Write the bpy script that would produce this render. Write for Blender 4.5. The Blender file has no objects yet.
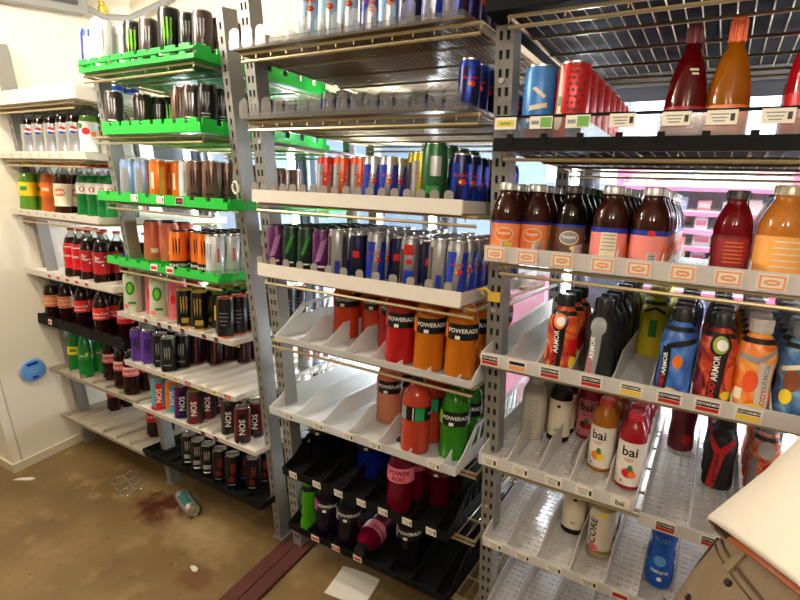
import bpy, bmesh, math, random
from mathutils import Vector, Matrix
random.seed(7)
C = bpy.context.scene.collection
PI = math.pi
rad = math.radians
TILT = rad(8)
S8, C8 = math.sin(TILT), math.cos(TILT)
CAM = Vector((0, -1.22, 1.64))

# ------------------------------------------------------------------ materials
def lin(c):
    return tuple(((v/255)/12.92 if v/255 <= .04045 else ((v/255+.055)/1.055)**2.4) for v in c) + (1,)
_M = {}
def mat(name, col, rough=.45, metal=0, noise=0, nscale=30, bump=0, coat=0, trans=0, emit=0, ecol=None, spec=.5, sss=None):
    if name in _M: return _M[name]
    m = bpy.data.materials.new(name); m.use_nodes = True
    nt = m.node_tree; b = nt.nodes['Principled BSDF']
    c = lin(col)
    b.inputs['Base Color'].default_value = c
    b.inputs['Roughness'].default_value = rough
    b.inputs['Metallic'].default_value = metal
    b.inputs['Coat Weight'].default_value = coat
    b.inputs['Specular IOR Level'].default_value = spec
    b.inputs['Transmission Weight'].default_value = trans
    if emit:
        b.inputs['Emission Color'].default_value = lin(ecol or col); b.inputs['Emission Strength'].default_value = emit
    if noise or bump:
        tc = nt.nodes.new('ShaderNodeTexCoord')
        n = nt.nodes.new('ShaderNodeTexNoise'); n.inputs['Scale'].default_value = nscale; n.inputs['Detail'].default_value = 5
        nt.links.new(tc.outputs['Object'], n.inputs['Vector'])
        if noise:
            mx = nt.nodes.new('ShaderNodeMix'); mx.data_type = 'RGBA'
            mx.inputs['A'].default_value = tuple(max(0, v*(1-noise)) for v in c[:3])+(1,)
            mx.inputs['B'].default_value = tuple(min(1, v*(1+noise)) for v in c[:3])+(1,)
            nt.links.new(n.outputs['Fac'], mx.inputs['Factor']); nt.links.new(mx.outputs['Result'], b.inputs['Base Color'])
        if bump:
            bp = nt.nodes.new('ShaderNodeBump'); bp.inputs['Strength'].default_value = bump; bp.inputs['Distance'].default_value = .01
            nt.links.new(n.outputs['Fac'], bp.inputs['Height']); nt.links.new(bp.outputs['Normal'], b.inputs['Normal'])
    _M[name] = m
    return m
def clear(name, col=(235, 240, 240), gloss=.12, frost=0.0, rough=.08):
    """thin clear plastic or glass: transparent, with some gloss and (frosted) translucent diffuse"""
    if name in _M: return _M[name]
    m = bpy.data.materials.new(name); m.use_nodes = True
    nt = m.node_tree; nt.nodes.clear(); N = nt.nodes.new; L = nt.links.new
    out = N('ShaderNodeOutputMaterial'); t = N('ShaderNodeBsdfTransparent'); t.inputs['Color'].default_value = lin(col)
    g = N('ShaderNodeBsdfGlossy'); g.inputs['Roughness'].default_value = rough
    lw = N('ShaderNodeLayerWeight'); lw.inputs['Blend'].default_value = .25
    mp = N('ShaderNodeMath'); mp.operation = 'MULTIPLY_ADD'; L(lw.outputs['Fresnel'], mp.inputs[0]); mp.inputs[1].default_value = .6; mp.inputs[2].default_value = gloss*.3
    base = t.outputs[0]
    if frost:
        d = N('ShaderNodeBsdfDiffuse'); d.inputs['Color'].default_value = lin(col)
        tl = N('ShaderNodeBsdfTranslucent'); tl.inputs['Color'].default_value = lin(col)
        dm = N('ShaderNodeMixShader'); dm.inputs[0].default_value = .32; L(d.outputs[0], dm.inputs[1]); L(tl.outputs[0], dm.inputs[2])
        nz = N('ShaderNodeTexNoise'); nz.inputs['Scale'].default_value = 18
        mr = N('ShaderNodeMapRange'); mr.inputs['To Min'].default_value = frost*.9; mr.inputs['To Max'].default_value = min(1, frost*1.1); L(nz.outputs['Fac'], mr.inputs['Value'])
        fm = N('ShaderNodeMixShader'); L(mr.outputs[0], fm.inputs[0]); L(base, fm.inputs[1]); L(dm.outputs[0], fm.inputs[2]); base = fm.outputs[0]
    mx = N('ShaderNodeMixShader'); L(mp.outputs[0], mx.inputs[0]); L(base, mx.inputs[1]); L(g.outputs[0], mx.inputs[2]); L(mx.outputs[0], out.inputs[0])
    _M[name] = m
    return m
def liquid(name, col, tl=.45, rough=.08):
    """bottle full of drink: body colour that also lets light from behind glow through, under a glossy skin"""
    if name in _M: return _M[name]
    m = bpy.data.materials.new(name); m.use_nodes = True
    nt = m.node_tree; nt.nodes.clear(); N = nt.nodes.new; L = nt.links.new
    out = N('ShaderNodeOutputMaterial'); d = N('ShaderNodeBsdfDiffuse'); d.inputs['Color'].default_value = lin(col)
    nz = N('ShaderNodeTexNoise'); nz.inputs['Scale'].default_value = 25
    hs = N('ShaderNodeHueSaturation'); hs.inputs['Color'].default_value = lin(col)
    mr = N('ShaderNodeMapRange'); mr.inputs['To Min'].default_value = .9; mr.inputs['To Max'].default_value = 1.1
    L(nz.outputs['Fac'], mr.inputs['Value']); L(mr.outputs[0], hs.inputs['Value']); L(hs.outputs[0], d.inputs['Color'])
    t = N('ShaderNodeBsdfTranslucent'); t.inputs['Color'].default_value = lin(col)
    a = N('ShaderNodeMixShader'); a.inputs[0].default_value = tl; L(d.outputs[0], a.inputs[1]); L(t.outputs[0], a.inputs[2])
    g = N('ShaderNodeBsdfGlossy'); g.inputs['Roughness'].default_value = rough
    lw = N('ShaderNodeFresnel'); lw.inputs['IOR'].default_value = 1.45
    b = N('ShaderNodeMixShader'); L(lw.outputs[0], b.inputs[0]); L(a.outputs[0], b.inputs[1]); L(g.outputs[0], b.inputs[2]); L(b.outputs[0], out.inputs[0])
    _M[name] = m
    return m

def K(name, col, **k): return mat(name, col, **k)
WHITE = K('white_print', (240, 238, 232), rough=.4); BLACK = K('black_print', (14, 13, 14), rough=.3)
RED = K('red_print', (205, 22, 28), rough=.35); SILVER = K('silver_print', (188, 190, 192), rough=.3, metal=.7)
GREEN = K('claw_green', (120, 205, 40), rough=.35); BLUE = K('blue_print', (26, 52, 160), rough=.3); YEL = K('yellow_print', (240, 205, 40), rough=.4)
ORANGE = K('orange_print', (242, 120, 30), rough=.35); PINK = K('pink_print', (230, 110, 130), rough=.4); PURPLE = K('purple_print', (110, 60, 170), rough=.35)
TEAL = K('teal_print', (70, 165, 180), rough=.35); GOLD = K('gold_print', (205, 170, 80), rough=.35, metal=.6); GREY = K('grey_print', (140, 140, 140), rough=.4)
DGREEN = K('leaf_green_print', (40, 130, 50), rough=.4); CREAM = K('cream_print', (235, 220, 190), rough=.45); LBLUE = K('light_blue_print', (95, 160, 220), rough=.35)
MAROON = K('maroon_print', (110, 18, 30), rough=.4)
ALU = K('can_lid_aluminium', (205, 205, 205), rough=.25, metal=.9)
BLKLID = K('black_lid', (25, 25, 26), rough=.3, metal=.4); GRNLID = K('green_lid', (60, 140, 50), rough=.3, metal=.6)

# ------------------------------------------------------------------ mesh builder
class MB:
    def __init__(s): s.v = []; s.f = []; s.m = []
    def add(s, vs, fs, mi=0):
        o = len(s.v); s.v += [tuple(v) for v in vs]; s.f += [tuple(i+o for i in f) for f in fs]; s.m += [mi]*len(fs)
    def box(s, x0, x1, y0, y1, z0, z1, mi=0):
        s.add([(x, y, z) for z in (z0, z1) for y in (y0, y1) for x in (x0, x1)],
              [(0, 2, 3, 1), (4, 5, 7, 6), (0, 1, 5, 4), (2, 6, 7, 3), (0, 4, 6, 2), (1, 3, 7, 5)], mi)
    def prism_x(s, poly, x0, x1, mi=0):      # poly in (y,z), extruded along x
        n = len(poly)
        s.add([(x0, y, z) for y, z in poly]+[(x1, y, z) for y, z in poly],
              [tuple(range(n)), tuple(range(2*n-1, n-1, -1))]+[(i, i+n, (i+1) % n+n, (i+1) % n) for i in range(n)], mi)
    def prism_y(s, poly, y0, y1, mi=0):      # poly in (x,z), extruded along y
        n = len(poly)
        s.add([(x, y0, z) for x, z in poly]+[(x, y1, z) for x, z in poly],
              [tuple(range(n)), tuple(range(2*n-1, n-1, -1))]+[(i, i+n, (i+1) % n+n, (i+1) % n) for i in range(n)], mi)
    def prism_z(s, poly, z0, z1, mi=0):
        n = len(poly)
        s.add([(x, y, z0) for x, y in poly]+[(x, y, z1) for x, y in poly],
              [tuple(range(n-1, -1, -1)), tuple(range(n, 2*n))]+[(i, (i+1) % n, (i+1) % n+n, i+n) for i in range(n)], mi)
    def tube(s, pts, r, n=6, mi=0, closed=False):
        pts = [Vector(p) for p in pts]; rings = []
        for i, p in enumerate(pts):
            a = pts[i-1] if i or closed else p; b = pts[(i+1) % len(pts)] if i < len(pts)-1 or closed else p
            d = (b-a).normalized(); u = d.orthogonal().normalized() if abs(d.z) > .9 else d.cross(Vector((0, 0, 1))).normalized(); w = d.cross(u)
            rings.append([p+(u*math.cos(2*PI*k/n)+w*math.sin(2*PI*k/n))*r for k in range(n)])
        vs = [v for r_ in rings for v in r_]; fs = []
        m = len(rings)
        for i in range(m if closed else m-1):
            j = (i+1) % m
            fs += [(i*n+k, i*n+(k+1) % n, j*n+(k+1) % n, j*n+k) for k in range(n)]
        if not closed: fs += [tuple(range(n-1, -1, -1)), tuple((m-1)*n+k for k in range(n))]
        s.add(vs, fs, mi)
    def lathe(s, prof, n=24, mi=0, seg=None, sx=1, sy=1):
        """prof [(r,z)]; seg = material index per profile segment"""
        vs = []; rings = []
        for r, z in prof:
            if r < 1e-6: rings.append([len(vs)]); vs.append((0, 0, z))
            else:
                rings.append(list(range(len(vs), len(vs)+n))); vs += [(r*sx*math.cos(2*PI*k/n), r*sy*math.sin(2*PI*k/n), z) for k in range(n)]
        for i in range(len(prof)-1):
            a, b = rings[i], rings[i+1]; fs = []
            for k in range(n):
                k2 = (k+1) % n
                if len(a) == 1 and len(b) == 1: continue
                if len(a) == 1: fs.append((a[0], b[k2], b[k]))
                elif len(b) == 1: fs.append((a[k], a[k2], b[0]))
                else: fs.append((a[k], a[k2], b[k2], b[k]))
            o = len(s.v); s.f += [tuple(q+o for q in f) for f in fs]; s.m += [seg[i] if seg else mi]*len(fs)
        s.v += vs
    def mesh(s, name, mats, smooth=True, ang=40):
        me = bpy.data.meshes.new(name); me.from_pydata(s.v, [], s.f)
        for m in (mats if isinstance(mats, (list, tuple)) else [mats]): me.materials.append(m)
        me.polygons.foreach_set('material_index', s.m)
        if smooth:
            me.polygons.foreach_set('use_smooth', [True]*len(me.polygons)); me.set_sharp_from_angle(angle=rad(ang))
        me.update(); return me
    def build(s, name, mats, parent=None, smooth=True, ang=40, label=None):
        return obj(name, s.mesh(name, mats, smooth, ang), parent, label)
def obj(name, me, parent=None, label=None):
    o = bpy.data.objects.new(name, me); C.objects.link(o)
    if parent: o.parent = parent
    if label: o['label'] = label
    return o
def thing(name, label, cat, loc=(0, 0, 0), rot=(0, 0, 0), group=None, order='XYZ'):
    o = bpy.data.objects.new(name, None); C.objects.link(o); o.empty_display_size = .05
    o.location = loc; o.rotation_mode = order; o.rotation_euler = rot; o['label'] = label; o['category'] = cat
    if group: o['group'] = group
    return o
def tag(o, label, cat, group=None):
    o['label'] = label; o['category'] = cat
    if group: o['group'] = group
    return o
def struct(o):
    o['kind'] = 'structure'; return o

# ------------------------------------------------------------------ printing on round packs
_T = {}
def text2d(t, h):
    if (t, h) in _T: return _T[(t, h)]
    cu = bpy.data.curves.new('t', 'FONT'); cu.body = t; cu.size = 1; cu.align_x = 'CENTER'; cu.resolution_u = 2; cu.offset = .018
    o = bpy.data.objects.new('t', cu); C.objects.link(o)
    dg = bpy.context.evaluated_depsgraph_get(); me = o.evaluated_get(dg).to_mesh()
    vs = [v.co.copy() for v in me.vertices]; fs = [tuple(p.vertices) for p in me.polygons]
    o.evaluated_get(dg).to_mesh_clear(); bpy.data.objects.remove(o); bpy.data.curves.remove(cu)
    zs = [v.y for v in vs]; a, b = min(zs), max(zs); k = h/(b-a); xs = [v.x for v in vs]; cx = (min(xs)+max(xs))/2
    r = ([((v.x-cx)*k, (v.y-(a+b)/2)*k) for v in vs], fs); _T[(t, h)] = r
    return r
def ell(rx, ry, n=16): return [(rx*math.cos(2*PI*i/n), ry*math.sin(2*PI*i/n)) for i in range(n)]
CLAW = [[(-.42, .5), (-.3, .46), (-.24, .1), (-.2, -.1), (-.28, -.5), (-.38, -.1)],
        [(-.1, .5), (.06, .47), (.08, .05), (.1, -.1), (-.0, -.48), (-.08, -.05)],
        [(.24, .5), (.42, .46), (.38, .1), (.42, -.1), (.27, -.5), (.25, -.05)]]
def shapes(g):
    k = g[0]
    if k == 't':
        vs, fs = text2d(g[1], g[2])
        if len(g) > 6 and g[6]: vs = [(-y, x) for x, y in vs] if g[6] > 0 else [(y, -x) for x, y in vs]
        return [(vs, fs)]
    if k == 'r': w, h = g[1]/2, g[2]/2; return [([(-w, -h), (w, -h), (w, h), (-w, h)], [(0, 1, 2, 3)])]
    if k == 'e': e = ell(g[1], g[2]); return [(e, [tuple(range(len(e)))])]
    if k == 'c': return [([(x*g[1], y*g[2]) for x, y in p], [tuple(range(len(p)-1, -1, -1))]) for p in CLAW]
    if k == 'p': return [(list(g[1]), [tuple(range(len(g[1])))])]
def wrap(mb, gl, rfun, mats, eps=.0006, zcut=False):
    """('t',text,h,zc,ang,mat[,rot]) ('r',w,h,zc,ang,mat) ('e',rx,ry,zc,ang,mat) ('c',w,h,zc,ang,mat) ('p',pts,_,zc,ang,mat)"""
    for li, g in enumerate(gl):
        zc, an, m = g[3], rad(g[4]), g[5]
        if m not in mats: mats.append(m)
        mi = mats.index(m); e = eps+li*.00025
        for vs, fs in shapes(g):
            bm = bmesh.new(); bv = [bm.verts.new((x, 0, y)) for x, y in vs]
            for f in fs:
                try: bm.faces.new([bv[i] for i in f])
                except ValueError: pass
            u0 = min(v[0] for v in vs); u1 = max(v[0] for v in vs); st = .005
            for j in range(int((u1-u0)/st)):
                bmesh.ops.bisect_plane(bm, geom=bm.verts[:]+bm.edges[:]+bm.faces[:], plane_co=(u0+(j+1)*st-.0007, 0, 0), plane_no=(1, 0, 0))
            z0_ = min(v[1] for v in vs); z1_ = max(v[1] for v in vs)
            if zcut:
                for j in range(int((z1_-z0_)/.008)):
                    bmesh.ops.bisect_plane(bm, geom=bm.verts[:]+bm.edges[:]+bm.faces[:], plane_co=(0, 0, z0_+(j+1)*.008-.0011), plane_no=(0, 0, 1))
            bm.verts.index_update(); nv = []
            for v in bm.verts:
                z = zc+v.co.z; r = rfun(z); t = an+v.co.x/r
                nv.append(((r+e)*math.sin(t), -(r+e)*math.cos(t), z))
            mb.add(nv, [tuple(v.index for v in f.verts) for f in bm.faces], mi); bm.free()

# ------------------------------------------------------------------ products
PR = {}
def can(key, h, r, body, gl=(), lid=ALU, bands=(), cat='drink can', nm='drink_can', rim=ALU):
    mats = [body, rim]; mb = MB()
    stops = sorted(set([.010, h-.017]+[b for B in bands for b in B[:2]]))
    prof = [(r*.74, .004), (r*.80, 0), (r*.9, .003)]+[(r, z) for z in stops]+[(r*.875, h-.004), (r*.885, h-.001)]
    seg = [1, 1, 1]
    for a, b in zip(stops, stops[1:]):
        mi = 0
        for B in bands:
            if B[0] <= a+1e-6 and b <= B[1]+1e-6:
                if B[2] not in mats: mats.append(B[2])
                mi = mats.index(B[2])
        seg.append(mi)
    seg += [seg[-1], 1]
    mb.lathe(prof, 24, seg=seg)
    wrap(mb, gl, lambda z: r, mats)
    lm = MB(); lm.lathe([(r*.885, h-.003), (r*.885, h), (r*.83, h), (r*.80, h-.005), (0, h-.005)], 24)
    lm.box(-.007, .007, -.013, .008, h-.005, h-.0035)
    PR[key] = dict(nm=nm, cat=cat, h=h, r=r, parts=[('can_body', mb.mesh('can_body', mats), None), ('can_lid', lm.mesh('can_lid', lid), None)])
def bottle(key, prof, body, fill=None, head=None, label=None, cap=None, cat='bottle', nm='drink_bottle', sx=1, sy=1, sleeve=None, nseg=28):
    """prof outer [(r,z)], fill z with head material above, label (z0,z1,mat,gl,bands), cap (r,z0,z1,mat)"""
    mats = [body]+([head] if head else [])
    def R(z):
        for (r0, z0), (r1, z1) in zip(prof, prof[1:]):
            if z0 <= z <= z1 and z1 > z0: return r0+(r1-r0)*(z-z0)/(z1-z0)
        return prof[-1][0]
    P = list(prof)
    if fill:
        P = [p for p in prof if p[1] < fill]+[(R(fill), fill)]+[p for p in prof if p[1] > fill]
    seg = [1 if (head and fill and (a[1]+b[1])/2 > fill) else 0 for a, b in zip(P, P[1:])]
    mb = MB(); mb.lathe(P, nseg, seg=seg, sx=sx, sy=sy)
    if sleeve: wrap(mb, sleeve, lambda z: R(z)*(sx+sy)/2, mats, zcut=True)
    parts = [('bottle_body', mb.mesh('bottle_body', mats), None)]
    if label:
        z0, z1, lm, gl, bands = label; lmats = [lm]; lb = MB()
        zs = sorted(set([z0, z1]+[b for B in bands for b in B[:2]]+[p[1] for p in prof if z0 < p[1] < z1])); seg = []
        for a, b in zip(zs, zs[1:]):
            mi = 0
            for B in bands:
                if B[0] <= a+1e-6 and b <= B[1]+1e-6:
                    if B[2] not in lmats: lmats.append(B[2])
                    mi = lmats.index(B[2])
            seg.append(mi)
        lb.lathe([(R(z)+.0007, z) for z in zs], nseg, seg=seg, sx=sx, sy=sy)
        wrap(lb, gl, lambda z: R(z)+.0007, lmats, zcut=(max(R(z) for z in zs)-min(R(z) for z in zs)) > .0015)
        parts.append(('bottle_label', lb.mesh('bottle_label', lmats), None))
    if cap:
        cr, c0, c1, cm = cap; cb = MB(); n = 24
        cb.lathe([(cr, c0), (cr, c1-.003), (cr*.93, c1), (0, c1)], n)
        for k in range(16):
            a = 2*PI*k/16; x, y = cr*math.cos(a), cr*math.sin(a)
            cb.box(x-.0009, x+.0009, y-.0009, y+.0009, c0+.002, c1-.004)
        parts.append(('bottle_cap', cb.mesh('bottle_cap', cm), None))
    PR[key] = dict(nm=nm, cat=cat, h=max(p[1] for p in prof), r=max(p[0] for p in prof)*max(sx, sy), parts=parts)

kBLK = K('black_can_paint', (22, 20, 22), rough=.28, metal=.35); kSIL = K('silver_can_paint', (180, 180, 182), rough=.28, metal=.75)
kWHT = K('white_can_paint', (225, 225, 225), rough=.35, metal=.2); kORG = K('orange_can_paint', (240, 120, 35), rough=.3, metal=.3)
kGUN = K('gunmetal_can_paint', (84, 72, 70), rough=.3, metal=.6); kPUR = K('purple_can_paint', (98, 62, 160), rough=.3, metal=.3)
kPLUM = K('plum_can_paint', (92, 30, 92), rough=.3, metal=.3); kCORAL = K('coral_can_paint', (232, 112, 84), rough=.35, metal=.15)
kBLU = K('blue_can_paint', (28, 56, 160), rough=.28, metal=.4); kLBL = K('pale_blue_can_paint', (140, 165, 205), rough=.3, metal=.4)
kRED = K('red_can_paint', (205, 40, 40), rough=.3, metal=.25); kYEL = K('yellow_can_paint', (205, 185, 30), rough=.3, metal=.3)
kGRN = K('green_can_paint', (38, 92, 52), rough=.3, metal=.35); kTEAL = K('teal_can_paint', (90, 170, 190), rough=.3, metal=.3)
kNAV = K('navy_can_paint', (24, 26, 70), rough=.28, metal=.4); kDKG = K('dark_green_can_paint', (20, 52, 34), rough=.3, metal=.3)
kBRN = K('bronze_can_paint', (120, 92, 80), rough=.3, metal=.6); kPNK = K('pink_can_paint', (225, 105, 115), rough=.35, metal=.2)
kSAGE = K('pale_green_can_paint', (205, 210, 180), rough=.4, metal=.1)

def claws(m, h): return [('c', .036, h*.52, h*.56, 0, m), ('c', .036, h*.52, h*.56, 180, m)]
can('blk_claw', .157, .0332, kBLK, claws(GREEN, .157)+[('t', 'MONSTER', .011, .026, 0, WHITE)], BLKLID)
can('blk_claw_big', .178, .0370, kBLK, claws(GREEN, .178)+[('t', 'MONSTER', .012, .03, 0, WHITE)], BLKLID)
can('blk_text', .157, .0332, kBLK, [('c', .03, .05, .105, 0, GREY), ('r', .03, .004, .06, 0, GREY), ('r', .024, .003, .05, 0, GREY), ('r', .028, .003, .04, 0, GREY)], BLKLID)
can('gun_text', .157, .0332, kGUN, [('c', .03, .06, .1, 0, SILVER), ('r', .03, .004, .05, 0, WHITE), ('r', .024, .003, .04, 0, WHITE)], ALU)
can('brz', .157, .0332, kBRN, [('c', .032, .07, .09, 0, BLACK), ('r', .03, .006, .04, 0, BLACK)], ALU)
can('org_claw', .157, .0332, kORG, [('c', .034, .07, .095, 0, BLACK), ('c', .034, .07, .095, 180, BLACK), ('t', 'MONSTER', .011, .026, 0, WHITE), ('t', 'MONSTER', .011, .026, 120, WHITE)], BLKLID, bands=[(.010, .042, BLACK)])
can('wht_claw', .157, .0332, kWHT, [('c', .032, .075, .09, -35, GREY), ('r', .010, .05, .085, 32, PINK), ('t', 'MONSTER', .010, .026, 0, GREY)], ALU)
can('wht_big', .190, .0370, kWHT, [('c', .036, .09, .11, 0, SILVER)], ALU)
can('blu_wht', .165, .030, kBLU, [('r', .024, .10, .085, 0, WHITE), ('r', .018, .06, .085, 90, WHITE)], ALU)
can('sil_pur', .146, .029, kSIL, [('r', .02, .08, .08, 30, PURPLE), ('r', .02, .03, .1, -20, WHITE)], ALU)
can('lblu', .157, .0365, kLBL, [('r', .03, .09, .075, -20, SILVER), ('r', .016, .07, .08, 50, PURPLE)], ALU)
can('org_plain', .157, .0332, kORG, [('r', .018, .1, .08, 30, GOLD), ('r', .012, .06, .08, -30, CREAM)], ALU)
can('red_slim', .150, .029, kRED, [('r', .02, .05, .08, 0, WHITE)], ALU)
can('wht_slim', .157, .0332, kWHT, [('r', .02, .08, .08, 0, SILVER)], ALU)
can('coral', .175, .0365, kCORAL, [('r', .03, .018, .05, 20, CREAM)], BLKLID)
can('leaf_tall', .180, .0365, kSAGE, [('e', .019, .030, .115, 0, DGREEN), ('e', .010, .020, .115, 0, GREEN), ('r', .03, .012, .05, 10, DGREEN), ('e', .012, .010, .035, -30, PINK)], ALU)
can('pink_tall', .180, .0365, kPNK, [('r', .03, .09, .09, 40, CREAM), ('e', .012, .02, .1, -20, RED)], ALU)
can('blk_gold', .157, .0332, kBLK, [('c', .034, .075, .095, 0, GOLD), ('r', .03, .02, .035, 10, GOLD)], GOLD, rim=GOLD)
can('blk_yel', .157, .0332, kBLK, [('r', .03, .06, .08, 0, YEL), ('r', .02, .04, .07, 60, YEL)], GRNLID)
can('blk_copper', .157, .0332, kBLK, [('r', .03, .003, .10, 0, GREY), ('r', .034, .003, .085, 0, GREY), ('r', .03, .003, .07, 0, GREY), ('r', .02, .003, .055, 0, GREY)], K('copper_lid', (215, 120, 90), rough=.35, metal=.6), rim=K('copper_lid', (215, 120, 90)))
can('purple', .157, .0332, kPUR, [('r', .016, .11, .08, 30, PURPLE), ('c', .03, .07, .09, 0, BLACK)], ALU)
can('blk_plain', .157, .0332, kBLK, [('c', .03, .06, .09, 0, GREY), ('r', .03, .004, .04, 0, GREY)], ALU)
can('blk_red', .157, .0332, kBLK, [('r', .006, .11, .08, 10, K('dull_red_print', (150, 40, 34), rough=.4)), ('r', .006, .11, .08, 70, MAROON), ('r', .006, .11, .08, -60, MAROON)], ALU, bands=[(.010, .018, MAROON)])
def nos(key, body, m2, lid=ALU):
    can(key, .157, .0332, body, [('r', .026, .115, .08, 5, m2), ('t', 'NOS', .024, .08, 5, WHITE if m2 is not WHITE else BLACK, 1), ('t', 'NOS', .024, .08, 150, WHITE if m2 is not WHITE else BLACK, 1)], lid, bands=[(.010, .024, m2)])
nos('nos_teal', kTEAL, RED); nos('nos_orange', kORG, TEAL); nos('nos_purple', kPLUM, kNAV); nos('nos_dark', kGUN, MAROON, K('gold_lid', (190, 165, 60), rough=.3, metal=.6)); nos('nos_red', K('maroon_can_paint', (96, 26, 34), rough=.3, metal=.35), BLACK); nos('nos_black', kGUN, BLACK)
can('blk_white_low', .157, .0332, kBLK, [('c', .03, .05, .11, 0, SILVER), ('r', .034, .02, .06, 0, GREY), ('r', .03, .006, .035, 0, WHITE)], ALU)
can('blk_red_low', .157, .0332, kBLK, [('c', .022, .05, .1, 10, K('dull_red_print', (150, 40, 34), rough=.4)), ('e', .010, .012, .055, 0, K('dull_red_print', (150, 40, 34))), ('e', .006, .007, .055, 0, BLACK), ('r', .03, .004, .03, 0, GREY)], ALU)
def bull(key, h, r, c1, c2, text=True):
    p1 = [(-r*.9, -h*.38), (r*.1, -h*.38), (r*.55, h*.36), (-r*.4, h*.36)]
    gl = [('p', p1, 0, h*.47, -28, c2), ('p', p1, 0, h*.47, 62, c2), ('p', p1, 0, h*.47, 152, c2), ('p', p1, 0, h*.47, 242, c2), ('e', r*.34, r*.26, h*.5, 18, RED), ('e', r*.12, r*.12, h*.5, 8, YEL)]
    if text: gl.append(('t', 'Red Bull', r*.26, h*.62, 10, RED))
    can(key, h, r, c1, gl, ALU)
bull('bull', .135, .0268, kSIL, BLUE); bull('bull_tall', .160, .0290, kSIL, BLUE); bull('bull_sf', .160, .0290, kSIL, LBLUE); SKY = K('sky_panel_print', (150, 195, 226), rough=.35)
bull('bull_sky', .165, .0275, kSIL, SKY); bull('bull_short', .118, .0268, kBLU, kNAV)
bull('bull_blue', .160, .0310, kBLU, kNAV); bull('bull_red', .135, .0268, kRED, kSIL); bull('bull_orange', .135, .0268, K('tangerine_can_paint', (225, 85, 40), rough=.3, metal=.3), kSIL)
bull('bull_yel', .150, .0268, kYEL, kSIL); bull('bull_navy', .145, .0290, kNAV, kBLU)
can('sil_slim', .160, .029, kSIL, [('r', .010, .12, .08, -40, kGUN), ('r', .014, .05, .04, 10, BLUE), ('r', .006, .12, .08, 50, kGUN)], ALU)
can('sil_red', .155, .029, kSIL, [('r', .03, .03, .12, 0, RED), ('r', .012, .10, .07, -40, kGUN), ('r', .03, .05, .035, 5, BLUE), ('e', .009, .008, .085, 5, RED)], ALU)
can('plum', .157, .0300, kPLUM, [('p', [(-.02, -.04), (.0, -.03), (.02, .04), (.0, .03)], 0, .09, 0, K('mauve_print', (160, 110, 160), rough=.4)), ('r', .026, .006, .04, 0, WHITE)], BLKLID)
can('dkgreen', .157, .0300, kDKG, [('p', [(-.016, -.03), (-.006, -.03), (.016, .03), (.004, .03)], 0, .1, 0, DGREEN), ('r', .026, .005, .04, 0, WHITE)], BLKLID)
can('green', .170, .0340, kGRN, [('r', .03, .05, .11, 10, SILVER), ('r', .036, .02, .05, 0, DGREEN)], BLKLID)
can('dark_slim', .150, .0268, kNAV, [('r', .02, .06, .08, 0, BLACK), ('r', .02, .02, .09, 0, RED)], ALU)
can('arz_blue', .172, .0365, K('sky_can_paint', (60, 125, 195), rough=.35, metal=.15), [('p', [(-.024, -.008), (.022, 0), (.022, .010), (-.024, .003)], 0, .055, 0, CREAM), ('p', [(-.02, -.008), (.02, 0), (.02, .010), (-.02, .003)], 0, .08, 0, CREAM), ('p', [(-.016, .012), (-.008, .016), (.016, -.004), (.010, -.010)], 0, .108, 0, CREAM), ('r', .06, .03, .02, 0, MAROON)], ALU)
can('arz_red', .172, .0365, kRED, [('p', [(-.006, -.07), (.008, -.07), (.004, .06), (-.004, .07)], 0, .1, -42, CREAM), ('e', .012, .02, .05, -40, CREAM), ('r', .010, .02, .09, -38, DGREEN), ('r', .03, .03, .03, 20, LBLUE)]+[('e', .0025, .0025, .06+.013*(i % 9), -10+9*(i//9)+(i % 2)*5, MAROON) for i in range(45)], ALU)
can('floor_can', .157, .0332, kSIL, [('r', .036, .09, .085, 200, K('green_can_print', (30, 90, 80))), ('r', .05, .10, .085, 90, K('green_can_print', (30, 90, 80), rough=.35, metal=.4))], ALU)

# bottles
def pet(r, h): return [(0, .003), (r*.55, 0), (r*.92, .004), (r, .018), (r*.97, .045), (r*.93, h*.33), (r, h*.36), (r, h*.60), (r*.97, h*.64), (r*.80, h*.77), (r*.42, h*.885), (.0125, h*.915), (.0125, h*.94), (.0155, h*.942), (.0155, h*.95), (.0125, h*.952), (.0125, h*.955)]
HEAD = clear('clear_bottle_neck', (225, 230, 230), gloss=.3)
LCOLA = liquid('cola', (40, 14, 10), .2); LROOT = liquid('root_beer', (56, 24, 12), .25); LGRN = liquid('green_bottle', (30, 150, 70), .5); LYGR = liquid('yellow_green_soda', (120, 180, 60), .5); LORG = liquid('orange_soda', (240, 130, 60), .5)
CAPW = K('white_cap', (235, 235, 235), rough=.4); CAPR = K('red_cap', (205, 30, 28), rough=.35); CAPO = K('orange_cap', (235, 100, 40), rough=.35); CAPY = K('yellow_cap', (225, 205, 60), rough=.35); CAPB = K('blue_cap', (60, 90, 170), rough=.35); CAPK = K('black_cap', (22, 22, 24), rough=.35); CAPG = K('green_cap', (40, 130, 60), rough=.35)
def soda(key, liq, lm, gl, bands=(), cap=CAPR, r=.036, h=.24, fill=.80, lab=(.345, .615), head=HEAD):
    bottle(key, pet(r, h), liq, h*fill if head else None, head, (h*lab[0], h*lab[1], lm, gl, bands), (.0150, h*.953, h*1.0, cap))
GLOBE = [('e', .017, .017, .118, 0, WHITE), ('p', [(-.016, .002), (-.008, .006), (.006, .002), (.016, .005), (.010, .013), (0, .0165), (-.010, .013)], 0, .118, 0, RED), ('p', [(-.015, -.006), (-.006, -.004), (.008, -.007), (.015, -.005), (.010, -.013), (0, -.0165), (-.010, -.013)], 0, .118, 0, BLUE)]
soda('diet', LCOLA, SILVER, GLOBE+[('t', 'pepsi', .010, .112, 70, BLUE, 1), ('r', .024, .004, .095, -75, GREY), ('r', .024, .004, .105, -75, GREY)], cap=CAPW, lab=(.10, .62), fill=.72)
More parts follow.
